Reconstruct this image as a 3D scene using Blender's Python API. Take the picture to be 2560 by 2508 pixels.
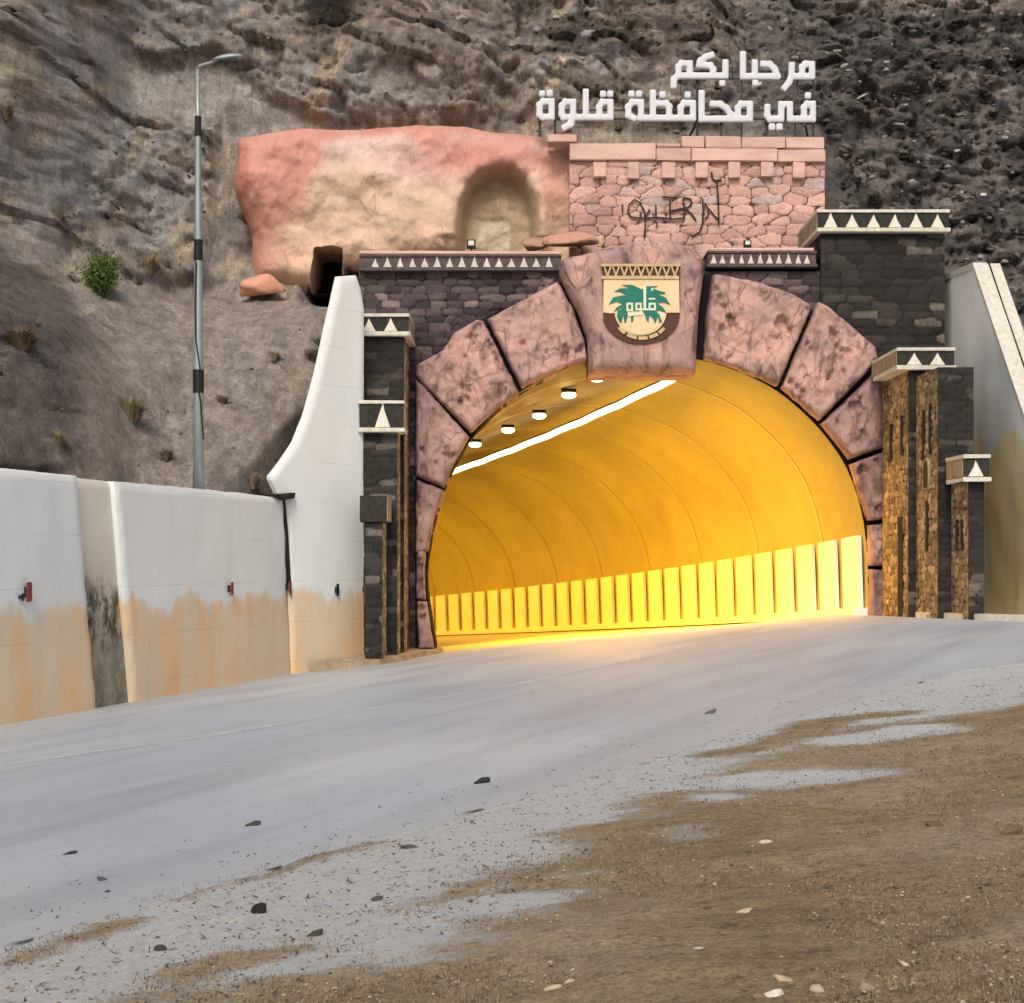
import bpy, bmesh, math, random
import numpy as np
from mathutils import Vector, Matrix
from mathutils.geometry import tessellate_polygon
R = math.radians
random.seed(7); RNG = np.random.default_rng(11)
F = 4080.0; HV = 1400.0; CU = 1280.0          # focal length, horizon row, centre column of a 2560 px wide picture
sc = bpy.context.scene; col = sc.collection
for o in list(bpy.data.objects): bpy.data.objects.remove(o)
# ------------------------------------------------------------------ camera
cam = bpy.data.cameras.new('camera'); camo = bpy.data.objects.new('camera', cam); col.objects.link(camo)
cam.sensor_width = 36; cam.lens = 36*F/2560; cam.shift_y = (HV-1254)/2560
camo.location = (0, 0, 0); camo.rotation_euler = (R(90), 0, 0); cam.clip_end = 2000
sc.camera = camo
# ------------------------------------------------------------------ sky and sun (soft overcast)
w = bpy.data.worlds.new('World'); sc.world = w; w.use_nodes = True
nt = w.node_tree; bg = nt.nodes['Background']
sky = nt.nodes.new('ShaderNodeTexSky'); sky.sky_type = 'NISHITA'; sky.sun_disc = False
sky.sun_elevation = R(42); sky.sun_rotation = R(186); sky.air_density = 1.0; sky.dust_density = 6.0; sky.ozone_density = 1.0
nt.links.new(sky.outputs[0], bg.inputs[0]); bg.inputs[1].default_value = 0.125
sun = bpy.data.lights.new('sun', 'SUN'); suno = bpy.data.objects.new('sun', sun); col.objects.link(suno)
sun.energy = 1.5; sun.angle = R(14); sun.color = (1, .93, .86)
sdir = Vector((math.sin(R(186))*math.cos(R(42)), math.cos(R(186))*math.cos(R(42)), math.sin(R(42))))
suno.rotation_euler = (-sdir).to_track_quat('-Z', 'Y').to_euler(); suno.location = (0, 0, 40)
sc.view_settings.view_transform = 'Standard'; sc.view_settings.look = 'None'; sc.view_settings.gamma = 1
sc.view_settings.exposure = 0.0
sc.render.resolution_x = 1024; sc.render.resolution_y = 1003
# ------------------------------------------------------------------ maths helpers
def P(u, v, Y): return ((u-CU)/F*Y, Y, (HV-v)/F*Y)
def px(u, Y): return (u-CU)/F*Y
def pz(v, Y): return (HV-v)/F*Y
def sstep(a, b, x):
    t = np.clip((x-a)/(b-a), 0, 1); return t*t*(3-2*t)
_perm = np.random.default_rng(5).permutation(256); _perm = np.concatenate([_perm, _perm, _perm])
_gr = np.random.default_rng(6).normal(size=(256, 3)); _gr /= np.linalg.norm(_gr, axis=1)[:, None]
def perlin(x, y, z):
    x, y, z = np.broadcast_arrays(np.asarray(x, float), np.asarray(y, float), np.asarray(z, float))
    xi, yi, zi = np.floor(x).astype(int), np.floor(y).astype(int), np.floor(z).astype(int)
    xf, yf, zf = x-xi, y-yi, z-zi
    f = lambda t: t*t*t*(t*(t*6-15)+10)
    U, V, W = f(xf), f(yf), f(zf); out = 0
    for i in (0, 1):
        for j in (0, 1):
            for k in (0, 1):
                h = _perm[_perm[_perm[(xi+i) & 255]+((yi+j) & 255)]+((zi+k) & 255)]
                g = _gr[h]
                d = g[..., 0]*(xf-i)+g[..., 1]*(yf-j)+g[..., 2]*(zf-k)
                out = out+d*(U if i else 1-U)*(V if j else 1-V)*(W if k else 1-W)
    return out*1.5
def fbm(x, y, z, oct=4, gain=.5):
    s, a = 0, 1.0
    for k in range(oct):
        s = s+a*perlin(x+k*17.3, y+k*5.1, z+k*9.7); x, y, z, a = x*2.03, y*2.03, z*2.03, a*gain
    return s
def ridged(x, y, z, oct=4, gain=.5):
    s, a = 0, 1.0
    for k in range(oct):
        s = s+a*(1-2*np.abs(perlin(x+k*7.7, y+k*3.1, z+k*19.7))); x, y, z, a = x*2.1, y*2.1, z*2.1, a*gain
    return s
def sd_poly(poly):
    """signed distance to a polygon, positive inside"""
    p = np.array(poly, float); q = np.roll(p, -1, axis=0)
    def f(X, Z):
        shp = X.shape; x = X.ravel(); z = Z.ravel(); d = np.full(x.shape, 1e9); ins = np.zeros(x.shape, bool)
        for (ax, az), (bx, bz) in zip(p, q):
            ex, ez = bx-ax, bz-az; L = ex*ex+ez*ez+1e-12
            t = np.clip(((x-ax)*ex+(z-az)*ez)/L, 0, 1)
            d = np.minimum(d, (x-ax-t*ex)**2+(z-az-t*ez)**2)
            c = ((az > z) != (bz > z)); 
            with np.errstate(divide='ignore', invalid='ignore'):
                xc = (bx-ax)*(z-az)/(bz-az)+ax
            ins ^= c & (x < xc)
        d = np.sqrt(d); return np.where(ins, d, -d).reshape(shp)
    return f
def ubox(x0, x1, z0, z1): return [(x0, z0), (x1, z0), (x1, z1), (x0, z1)]
def stones(X, Z, w, h, seed, power=4, jit=.32, box=None, rel=False):
    """rubble cells: distance to the joint (in cell units), id"""
    rg = np.random.default_rng(seed); x0, x1, z0, z1 = X.min()-2*w, X.max()+2*w, Z.min()-2*h, Z.max()+2*h
    S = []; z = z0; r = 0
    while z < z1:
        x = x0+rg.uniform(0, w)
        while x < x1:
            S.append((x, z+rg.uniform(-jit, jit)*h)); x += w*rg.choice([.55, .8, 1.1, 1.5])
        z += h
    S = np.array(S); n = X.size; D1 = np.empty(n); D2 = np.empty(n); I = np.empty(n, int)
    xs, zs = X.ravel(), Z.ravel()
    T = 4*max(w, h); gi_ = np.floor((xs-x0)/T).astype(int); gj = np.floor((zs-z0)/T).astype(int); key = gi_*100000+gj; o = np.argsort(key, kind='stable'); ks = key[o]
    cuts_ = np.concatenate([[0], np.where(np.diff(ks))[0]+1, [n]]); mw, mh = 2.2*w, 2.6*h
    So = np.argsort(S[:, 0], kind='stable'); Sx = S[So, 0]
    for c0, c1 in zip(cuts_[:-1], cuts_[1:]):
        s = o[c0:c1]; i0, i1 = np.searchsorted(Sx, [xs[s].min()-mw, xs[s].max()+mw]); m = So[i0:i1]; m = m[(S[m, 1] > zs[s].min()-mh) & (S[m, 1] < zs[s].max()+mh)]; Tt = S[m]
        d = ((np.abs(xs[s][:, None]-Tt[:, 0])/w)**power+(np.abs(zs[s][:, None]-Tt[:, 1])/h)**power)**(1/power)
        pr = np.argpartition(d, 1, axis=1)[:, :2]; dd = np.take_along_axis(d, pr, 1); k = dd.argmin(1)
        D1[s] = dd.min(1); D2[s] = dd.max(1); I[s] = m[pr[np.arange(len(s)), k]]
    if rel: return ((D2-D1)*.5).reshape(X.shape), rg.random((len(S), 3))[I].reshape(X.shape+(3,)), ((xs-S[I, 0])/w).reshape(X.shape), ((zs-S[I, 1])/h).reshape(X.shape)
    return ((D2-D1)*.5).reshape(X.shape), I.reshape(X.shape), rg.random((len(S), 3))[I].reshape(X.shape+(3,))
# ------------------------------------------------------------------ object helpers
ROOT = {}
def tag(o, label=None, cat=None, group=None, kind=None):
    if label: o['label'] = label
    if cat: o['category'] = cat
    if group: o['group'] = group
    if kind: o['kind'] = kind
    return o
def thing(name, loc, label, cat, group=None):
    o = bpy.data.objects.new(name, None); col.objects.link(o); o.location = loc; o.empty_display_size = .3
    ROOT[o.name] = Vector(loc); return tag(o, label, cat, group)
def mk(name, verts, faces, mat, parent=None, attrs=None, smooth=False, base=None, smooth_n=None):
    v = np.array(verts, float).reshape(-1, 3)
    if parent is not None: b = ROOT[parent.name]
    else: b = Vector(base) if base is not None else Vector((v[:, 0].mean(), v[:, 1].mean(), v[:, 2].min()))
    me = bpy.data.meshes.new(name); me.from_pydata((v-np.array(b)).tolist(), [], [list(map(int, f)) for f in faces]); me.update()
    ms = mat if isinstance(mat, (list, tuple)) else [mat]
    for m in ms: me.materials.append(m)
    if attrs:
        for k, a in attrs.items():
            a = np.asarray(a, np.float32)
            if a.ndim == 1:
                at = me.attributes.new(k, 'FLOAT', 'POINT'); at.data.foreach_set('value', a)
            else:
                if a.shape[1] == 3: a = np.hstack([a, np.ones((len(a), 1), np.float32)])
                at = me.attributes.new(k, 'FLOAT_COLOR', 'POINT'); at.data.foreach_set('color', a.ravel())
    if smooth:
        n = len(me.polygons); fl = np.ones(n, bool)
        if smooth_n is not None: fl[smooth_n:] = False
        me.polygons.foreach_set('use_smooth', fl)
    o = bpy.data.objects.new(name, me); col.objects.link(o)
    if parent is None: o.location = b
    else: o.parent = parent
    ROOT[o.name] = b
    return o
class MB:
    def __init__(s): s.v = []; s.f = []
    def add(s, v, f):
        n = len(s.v); s.v += [tuple(map(float, p)) for p in v]; s.f += [[i+n for i in q] for q in f]
    def box(s, x0, x1, y0, y1, z0, z1, bev=0.0, jit=0.0):
        if bev <= 0:
            v = [(x, y, z) for z in (z0, z1) for y in (y0, y1) for x in (x0, x1)]
            f = [(0, 2, 3, 1), (4, 5, 7, 6), (0, 1, 5, 4), (1, 3, 7, 5), (3, 2, 6, 7), (2, 0, 4, 6)]
            s.add(v, f); return
        bm = bmesh.new(); bmesh.ops.create_cube(bm, size=1)
        for q in bm.verts: q.co = Vector(((x0+x1)/2+q.co.x*(x1-x0), (y0+y1)/2+q.co.y*(y1-y0), (z0+z1)/2+q.co.z*(z1-z0)))
        bmesh.ops.bevel(bm, geom=bm.edges[:], offset=bev, segments=2, profile=.6, affect='EDGES')
        if jit:
            for q in bm.verts: q.co += Vector([random.uniform(-jit, jit) for _ in range(3)])
        bm.verts.index_update(); s.add([q.co[:] for q in bm.verts], [[a.index for a in fc.verts] for fc in bm.faces]); bm.free()
    def prism(s, poly, d0, d1, fr):
        """flat outline between depths d0 (front) and d1 (back); fr maps (a, depth, z)"""
        n = len(poly); A = [fr(a, d0, z) for a, z in poly]; B = [fr(a, d1, z) for a, z in poly]
        ar = sum(poly[i][0]*poly[(i+1) % n][1]-poly[(i+1) % n][0]*poly[i][1] for i in range(n))
        tri = tessellate_polygon([[Vector((a, z, 0)) for a, z in poly]])
        f = []
        for t in tri:
            a2 = sum(poly[t[i]][0]*poly[t[(i+1) % 3]][1]-poly[t[(i+1) % 3]][0]*poly[t[i]][1] for i in range(3))
            t = list(t) if a2 > 0 else list(t)[::-1]
            f.append(t); f.append([k+n for k in t[::-1]])
        for i in range(n):
            j = (i+1) % n; q = [i, i+n, j+n, j]
            f.append(q if ar > 0 else q[::-1])
        s.add(A+B, f)
    def tube(s, pts, rad, n=8, cap=True):
        pts = [Vector(p) for p in pts]; m = len(pts); r = rad if hasattr(rad, '__len__') else [rad]*m; v = []; 
        up = Vector((0, 0, 1))
        for i, p in enumerate(pts):
            d = (pts[min(i+1, m-1)]-pts[max(i-1, 0)]).normalized()
            a = d.cross(Vector((0, 1, 0)) if abs(d.y) < .8 else Vector((1, 0, 0))).normalized(); b = d.cross(a)
            for k in range(n):
                t = 2*math.pi*k/n; v.append(p+(a*math.cos(t)+b*math.sin(t))*r[i])
        f = [(i*n+k, i*n+(k+1) % n, (i+1)*n+(k+1) % n, (i+1)*n+k) for i in range(m-1) for k in range(n)]
        if cap: f += [list(range(n))[::-1], [(m-1)*n+k for k in range(n)]]
        s.add(v, f)
    def build(s, name, mat, parent=None, **k): return mk(name, s.v, s.f, mat, parent, **k)
def front(a, d, z): return (a, d, z)
def frame(O, a, n): return lambda A, D, Z: (O[0]+a[0]*A+n[0]*D, O[1]+a[1]*A+n[1]*D, Z)
def relief(name, sdf, bb, res, dfun, back, mat, parent=None, fr=front, attr=None, smooth=True, base=None):
    """a solid whose front is a fine surface inside the outline sdf>0; dfun gives its depth, back the depth of its back edge"""
    nx = max(2, int((bb[1]-bb[0])/res)+2); nz = max(2, int((bb[3]-bb[2])/res)+2)
    xs = np.linspace(bb[0]-res, bb[1]+res, nx); zs = np.linspace(bb[2]-res, bb[3]+res, nz)
    X, Z = np.meshgrid(xs, zs); d = sdf(X, Z); ins = d > 0
    keep = ins[:-1, :-1] | ins[1:, :-1] | ins[:-1, 1:] | ins[1:, 1:]
    use = np.zeros(X.shape, bool)
    use[:-1, :-1] |= keep; use[1:, :-1] |= keep; use[:-1, 1:] |= keep; use[1:, 1:] |= keep
    e = res*.05
    m = use & ~ins; sx, sz = X[m], Z[m]
    for _ in range(3):
        if sx.size == 0: break
        dd = sdf(sx, sz); gx = (sdf(sx+e, sz)-sdf(sx-e, sz))/(2*e); gz = (sdf(sx, sz+e)-sdf(sx, sz-e))/(2*e)
        g = np.maximum(gx*gx+gz*gz, .2); st = np.clip(-dd/g, -res, 1.5*res)
        sx = sx+st*gx; sz = sz+st*gz
    X[m] = sx; Z[m] = sz; d = np.where(use, np.maximum(np.where(m, 0, d), 0), 0)
    idx = -np.ones(X.shape, int); idx[use] = np.arange(use.sum())
    x, z, dd = X[use], Z[use], d[use]; D = dfun(x, z, dd)
    f = np.stack([idx[:-1, :-1][keep], idx[:-1, 1:][keep], idx[1:, 1:][keep], idx[1:, :-1][keep]], 1)
    E = {}
    for q in f.tolist():
        for i in range(4):
            a, b = q[i], q[(i+1) % 4]
            if (b, a) in E: E.pop((b, a))
            else: E[(a, b)] = 1
    bv = {}; extra = []
    n0 = len(x); sk = []
    for a, b in E:
        for c in (a, b):
            if c not in bv: bv[c] = n0+2*len(bv); extra.append(c)
        sk.append((a, b))
    vx = np.concatenate([x, np.repeat(x[extra], 2)]) if extra else x
    vz = np.concatenate([z, np.repeat(z[extra], 2)]) if extra else z
    bd = np.empty(2*len(extra))
    if extra: bd[0::2] = D[extra]; bd[1::2] = back
    vd = np.concatenate([D, bd])
    V = np.array([fr(a, b, c) for a, b, c in zip(vx, vd, vz)])
    faces = f.tolist()+[[bv[b], bv[a], bv[a]+1, bv[b]+1] for a, b in sk]
    at = None
    if attr:
        at = attr(x, z, dd); at = {k: np.concatenate([a, np.repeat(np.asarray(a)[extra], 2, axis=0)]) for k, a in at.items()}
    return mk(name, V, faces, mat, parent, attrs=at, smooth=smooth, smooth_n=len(f), base=base)
# ------------------------------------------------------------------ materials
def srgb(r, g, b):
    f = lambda c: (c/255/12.92) if c/255 <= .04045 else ((c/255+.055)/1.055)**2.4
    return (f(r), f(g), f(b))
class M:
    def __init__(s, name, rough=.85, spec=.25):
        s.m = bpy.data.materials.new(name); s.m.use_nodes = True; s.t = s.m.node_tree; s.b = s.t.nodes['Principled BSDF']
        s.b.inputs['Roughness'].default_value = rough; s.b.inputs['Specular IOR Level'].default_value = spec
        s.pos = s.t.nodes.new('ShaderNodeNewGeometry').outputs['Position']
    def L(s, a, b): s.t.links.new(a, b)
    def val(s, x, sock):
        if isinstance(x, (int, float)): sock.default_value = x
        elif isinstance(x, tuple): sock.default_value = (*x, 1) if len(x) == 3 and len(sock.default_value) == 4 else x
        else: s.L(x, sock)
    def map(s, sc=(1, 1, 1), src=None):
        n = s.t.nodes.new('ShaderNodeMapping'); s.L(src or s.pos, n.inputs[0]); n.inputs['Scale'].default_value = sc; return n.outputs[0]
    def rot(s, az=0, ay=0):
        n = s.t.nodes.new('ShaderNodeMapping'); s.L(s.pos, n.inputs[0]); n.inputs['Rotation'].default_value = (0, ay, az); return n.outputs[0]
    def noise(s, scale, detail=5, rough=.55, sc=None, dist=0, src=None):
        n = s.t.nodes.new('ShaderNodeTexNoise'); s.L(s.map(sc, src) if sc else s.pos, n.inputs['Vector'])
        n.inputs['Scale'].default_value = scale; n.inputs['Detail'].default_value = detail; n.inputs['Roughness'].default_value = rough
        n.inputs['Distortion'].default_value = dist; return n.outputs['Fac']
    def voro(s, scale, feat='DISTANCE_TO_EDGE', sc=None, out='Distance'):
        n = s.t.nodes.new('ShaderNodeTexVoronoi'); n.feature = feat; s.L(s.map(sc) if sc else s.pos, n.inputs['Vector'])
        n.inputs['Scale'].default_value = scale; return n.outputs[out]
    def ramp(s, fac, stops):
        n = s.t.nodes.new('ShaderNodeValToRGB'); s.L(fac, n.inputs[0]); e = n.color_ramp.elements
        while len(e) > 1: e.remove(e[0])
        e[0].position = stops[0][0]; c = stops[0][1]; e[0].color = (*c, 1) if isinstance(c, tuple) else (c, c, c, 1)
        for p_, c in stops[1:]:
            q = e.new(p_); q.color = (*c, 1) if isinstance(c, tuple) else (c, c, c, 1)
        return n.outputs[0]
    def mix(s, fac, a, b, mode='MIX'):
        n = s.t.nodes.new('ShaderNodeMix'); n.data_type = 'RGBA'; n.blend_type = mode; n.clamp_factor = True
        s.val(fac, n.inputs[0]); s.val(a, n.inputs[6]); s.val(b, n.inputs[7]); return n.outputs[2]
    def math(s, op, a, b=0.0, clamp=False):
        n = s.t.nodes.new('ShaderNodeMath'); n.operation = op; n.use_clamp = clamp; s.val(a, n.inputs[0]); s.val(b, n.inputs[1]); return n.outputs[0]
    def attr(s, name, out='Color'):
        n = s.t.nodes.new('ShaderNodeAttribute'); n.attribute_name = name; return n.outputs[out]
    def sep(s):
        n = s.t.nodes.new('ShaderNodeSeparateXYZ'); s.L(s.pos, n.inputs[0]); return n.outputs
    def bump(s, h, strength=.5, dist=.02, prev=None):
        n = s.t.nodes.new('ShaderNodeBump'); s.L(h, n.inputs['Height']); n.inputs['Strength'].default_value = strength; n.inputs['Distance'].default_value = dist
        if prev is not None: s.L(prev, n.inputs['Normal'])
        s.L(n.outputs[0], s.b.inputs['Normal']); return n.outputs[0]
    def color(s, c): s.val(c, s.b.inputs['Base Color']); return s
def simple(name, c, rough=.7, metal=0, var=.25, scale=6, bump=.15, spec=.3):
    m = M(name, rough, spec); m.b.inputs['Metallic'].default_value = metal
    n = m.noise(scale, 6, .6); lo = tuple(k*(1-var) for k in c); hi = tuple(min(1, k*(1+var*.6)) for k in c)
    m.color(m.ramp(n, [(.3, lo), (.7, hi)]))
    if bump: m.bump(m.noise(scale*6, 4), bump, .01)
    return m.m
def emit(name, c, st):
    m = bpy.data.materials.new(name); m.use_nodes = True; b = m.node_tree.nodes['Principled BSDF']
    b.inputs['Emission Color'].default_value = (*c, 1); b.inputs['Emission Strength'].default_value = st; b.inputs['Base Color'].default_value = (.8, .8, .8, 1); return m
# hill rock and earth: macro colour from the mesh, fine grain from noise
m = M('hill_earth', .95, .1)
g1 = m.noise(2.2, 8, .65); g2 = m.noise(14, 6, .7); g3 = m.noise(1.5, 7, .62, sc=(2.6, 1, .45), dist=1.1)
c = m.mix(1, m.attr('tone'), m.ramp(g1, [(.25, .68), (.5, 1.0), (.75, 1.32)]), 'MULTIPLY')
c = m.mix(.85, c, m.ramp(g2, [(.3, .55), (.5, 1.0), (.72, 1.45)]), 'MULTIPLY')
c = m.mix(.6, c, m.ramp(g3, [(.35, .55), (.52, 1.0), (.66, 1.3)]), 'MULTIPLY')
m.color(c); b_ = m.bump(g1, .6, .12); b_ = m.bump(g2, .75, .06, b_); m.bump(m.noise(45, 4, .7), .5, .02, b_)
MAT_HILL = m.m
# painted plaster rock, pink to cream
m = M('painted_rock_plaster', .9, .15)
n1 = m.noise(.7, 6, .6, dist=.5); n2 = m.noise(9, 7, .7); n3 = m.noise(2.4, 6, .65, sc=(1, 1, .6))
c = m.mix(.7, m.attr('tone'), m.ramp(n1, [(.3, .82), (.55, 1.0), (.75, 1.12)]), 'MULTIPLY')
c = m.mix(.6, c, m.ramp(n3, [(.3, .86), (.5, 1.0), (.7, 1.1)]), 'MULTIPLY')
c = m.mix(m.ramp(n2, [(.26, .7), (.38, 0)]), c, (.22, .13, .1))
cr = m.voro(1.1, sc=(1.6, 1, .8)); c = m.mix(m.math('MULTIPLY', m.ramp(cr, [(0, .6), (.012, 0)]), m.ramp(m.noise(.9, 3), [(.5, 0), (.58, 1)])), c, (.2, .12, .1))
c = m.mix(.45, c, m.ramp(m.noise(30, 5, .8), [(.3, .65), (.5, 1), (.7, 1.15)]), 'MULTIPLY'); dr = m.noise(2.6, 6, .7, sc=(1, 1, .14)); c = m.mix(m.ramp(dr, [(.58, 0), (.72, .22)]), c, srgb(150, 120, 104))
m.color(c); b_ = m.bump(n3, .6, .14); b_ = m.bump(n2, .7, .04, b_); m.bump(m.noise(30, 5, .8), .5, .015, b_); MAT_PLASTER = m.m
# arch stones: pink-mauve with dark weather stains
m = M('arch_stone', .88, .2)
n1 = m.noise(1.1, 7, .62, dist=.7); n2 = m.noise(1.5, 9, .7, sc=(1.4, 1, .6), dist=1.2); n3 = m.noise(22, 6, .7)
c = m.mix(m.ramp(n1, [(.35, 0), (.62, 1)]), srgb(176, 146, 142), srgb(210, 168, 156))
c = m.mix(m.attr('grey', 'Fac'), c, srgb(140, 116, 116))
c = m.mix(m.ramp(n2, [(.5, 0), (.58, .5), (.68, .9)]), c, srgb(82, 64, 68))
c = m.mix(m.ramp(m.noise(1.7, 5, .6), [(.56, 0), (.66, .6)]), c, srgb(186, 160, 150))
c = m.mix(.6, c, m.ramp(n3, [(.3, .7), (.55, 1.0), (.75, 1.2)]), 'MULTIPLY')
cr = m.voro(1.3, sc=(1, 1, .7)); c = m.mix(m.math('MULTIPLY', m.ramp(cr, [(0, .8), (.014, 0)]), m.ramp(n1, [(.48, 0), (.54, 1)])), c, (.06, .04, .04))
m.color(c); b_ = m.bump(n2, .75, .12); m.bump(n3, .5, .02, b_); MAT_ARCH = m.m
# dry stone walls, a colour per stone from the mesh
def wallmat(name, stops, joint, jw=.09, bumpd=.03, moss=None):
    m = M(name, .9, .2); n2 = m.noise(16, 7, .7); n1 = m.noise(1.2, 5, .6)
    c = m.ramp(m.attr('rnd', 'Fac'), stops)
    c = m.mix(.75, c, m.ramp(n2, [(.28, .6), (.5, 1.0), (.75, 1.35)]), 'MULTIPLY')
    c = m.mix(.7, c, m.ramp(n1, [(.3, .65), (.5, 1.0), (.7, 1.25)]), 'MULTIPLY')
    if moss: c = m.mix(m.ramp(m.noise(1.9, 6, .7), [(.5, 0), (.62, .65)]), c, moss)
    c = m.mix(m.ramp(m.attr('joint', 'Fac'), [(jw*.35, 1.0), (jw, 0)]), c, joint)
    m.color(c); b_ = m.bump(m.noise(5, 6, .65), .5, .04); m.bump(n2, .6, bumpd*.6, b_); return m.m
MAT_DARK = wallmat('dark_dry_stone', [(0, srgb(58, 52, 55)), (.5, srgb(78, 69, 72)), (.85, srgb(96, 86, 87)), (.93, srgb(118, 104, 104)), (1, srgb(140, 122, 118))], (.02, .017, .018), jw=.05)
MAT_BLACK = wallmat('black_mossy_stone', [(0, srgb(40, 39, 38)), (.6, srgb(52, 49, 48)), (.9, srgb(70, 66, 63)), (1, srgb(110, 104, 96))], (.018, .017, .016), jw=.05, moss=srgb(46, 50, 42))
MAT_TANST = wallmat('tan_rubble_stone', [(0, srgb(112, 98, 76)), (.4, srgb(138, 122, 96)), (.8, srgb(160, 142, 112)), (1, srgb(180, 162, 130))], srgb(58, 48, 36), jw=.08)
MAT_PINKWALL = wallmat('pink_rubble_stone', [(0, srgb(176, 140, 134)), (.4, srgb(194, 156, 148)), (.75, srgb(204, 168, 156)), (.92, srgb(176, 158, 160)), (1, srgb(208, 180, 154))], srgb(84, 60, 56), jw=.04)
m = M('pink_dressed_stone', .88, .2); n = m.noise(2, 6, .6, sc=(.6, 1, 2)); c = m.ramp(n, [(.3, srgb(190, 156, 148)), (.5, srgb(206, 172, 162)), (.7, srgb(214, 184, 168))])
oi = m.t.nodes.new('ShaderNodeObjectInfo'); 
c = m.mix(.8, c, m.ramp(oi.outputs['Random'], [(0, .84), (1, 1.08)]), 'MULTIPLY')
c = m.mix(m.ramp(m.noise(14, 6, .7), [(.3, .6), (.4, 0)]), c, srgb(140, 96, 86)); m.color(c); m.bump(m.noise(9, 6), .4, .03); MAT_DRESSED = m.m
# plaster of the tower flanks
m = M('tan_plaster', .9, .15); n = m.noise(3, 7, .65, sc=(1, 1, .5)); c = m.ramp(n, [(.3, srgb(126, 114, 96)), (.55, srgb(160, 146, 122)), (.75, srgb(182, 166, 138))])
n2 = m.noise(12, 6, .7); c = m.mix(m.ramp(n2, [(.3, .6), (.42, 0)]), c, srgb(96, 82, 64)); cr = m.voro(2.6, sc=(1, 1, .5)); c = m.mix(m.ramp(cr, [(0, .55), (.02, 0)]), c, srgb(70, 58, 46))
m.color(c); b_ = m.bump(n, .4, .04); m.bump(n2, .5, .02, b_); MAT_TAN = m.m
# white painted concrete, tan dirt band below with an uneven border
def concrete(name, top, z0, amp, tan=True, hx=.55, warm=(srgb(222, 206, 178), srgb(234, 190, 138), srgb(216, 204, 180))):
    m = M(name, .8, .2); s = m.sep()
    n1 = m.noise(hx, 5, .6, sc=(1, 1, .3)); n2 = m.noise(1.6, 6, .6, sc=(1, 1, .22)); n3 = m.noise(9, 6, .7)
    c = m.mix(m.ramp(n1, [(.4, 0), (.65, .6)]), top, tuple(k*.86 for k in top))
    st = m.noise(3.2, 6, .7, sc=(1, 1, .12)); c = m.mix(m.ramp(st, [(.6, 0), (.74, .4)]), c, srgb(190, 196, 180))
    if tan:
        t = m.mix(m.ramp(n2, [(.38, 0), (.6, 1)]), warm[0], warm[1])
        t = m.mix(m.ramp(m.noise(.9, 6, .6, sc=(1, 1, .5)), [(.42, 0), (.62, .9)]), t, warm[2])
        t = m.mix(m.ramp(st, [(.56, 0), (.7, .22)]), t, srgb(176, 160, 132))
        # border height wobbles along the wall
        wob = m.math('MULTIPLY', m.math('SUBTRACT', m.noise(.75, 4, .6, sc=(1, 1, .02)), .5), amp*2)
        wob = m.math('ADD', wob, m.math('MULTIPLY', m.math('SUBTRACT', n3, .5), .2)); wob = m.math('ADD', wob, m.math('MULTIPLY', m.math('SUBTRACT', m.noise(3.5, 5, .7, sc=(1, 1, .1)), .5), .5))
        h = m.math('ADD', s[2], wob); fac = m.ramp(m.math('MULTIPLY', m.math('SUBTRACT', z0+.5, h), 1.0), [(.40, 0), (.48, .5), (.56, .85), (.7, 1)])
        c = m.mix(fac, c, t)
    c = m.mix(m.ramp(n3, [(.24, .5), (.34, 0)]), c, srgb(150, 145, 130))
    # board joints of the shuttering
    wv = m.math('ABSOLUTE', m.math('SUBTRACT', m.math('FRACT', m.math('MULTIPLY', m.math('ADD', s[2], m.math('MULTIPLY', m.noise(.6, 2), .05)), 1.15)), .5))
    c = m.mix(m.math('MULTIPLY', m.ramp(wv, [(0, .5), (.007, 0)]), m.ramp(m.noise(.8, 4), [(.46, 0), (.54, 1)])), c, srgb(120, 116, 108))
    m.color(c); b_ = m.bump(n1, .25, .06); m.bump(n3, .3, .012, b_); return m.m
MAT_WHITE = concrete('white_painted_concrete', srgb(228, 233, 232), -.75, .8)
MAT_WHITE_R = concrete('grey_white_concrete', srgb(240, 242, 236), 2.6, 1.3, warm=(srgb(246, 226, 168), srgb(244, 206, 140), srgb(240, 228, 190)))
m = M('dirty_concrete', .9, .2); s = m.sep(); n = m.noise(2.2, 8, .7, sc=(1, 1, .5)); n2 = m.noise(11, 6, .75)
zt = m.math('ADD', m.math('MULTIPLY', s[2], .2), m.math('MULTIPLY', m.math('SUBTRACT', n, .5), .3)); zt = m.math('ADD', zt, .6)
c = m.ramp(zt, [(.0, srgb(150, 146, 128)), (.36, srgb(158, 154, 138)), (.52, srgb(206, 200, 180)), (.7, srgb(224, 220, 204))])
md = m.math('MULTIPLY', m.ramp(zt, [(.05, .55), (.25, .35), (.36, .9), (.44, .95), (.53, .0)]), m.ramp(m.noise(3.4, 8, .8, sc=(1, 1, .6)), [(.44, 0), (.54, 1)]))
c = m.mix(md, c, srgb(58, 54, 46)); m.color(c); m.bump(n2, .5, .03); MAT_DIRTY = m.m
MAT_OFFWHITE = simple('off_white_paint', srgb(206, 203, 190), .8, var=.22, scale=9, bump=.3)
MAT_TRI = simple('white_triangle_paint', srgb(222, 218, 204), .8, var=.2, scale=12, bump=.3)
MAT_CAP = simple('black_band_stone', srgb(54, 52, 46), .9, var=.45, scale=9, bump=.6)
MAT_BANDBROWN = simple('mauve_band_stone', srgb(92, 80, 80), .9, var=.4, scale=7, bump=.6)
MAT_SIGN = simple('white_sign_letter', (.6, .625, .67), .35, var=.05, scale=3, bump=0, spec=.5)
MAT_SIGNSIDE = simple('dark_steel', (.03, .035, .045), .5, metal=.6, var=.3)
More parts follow.
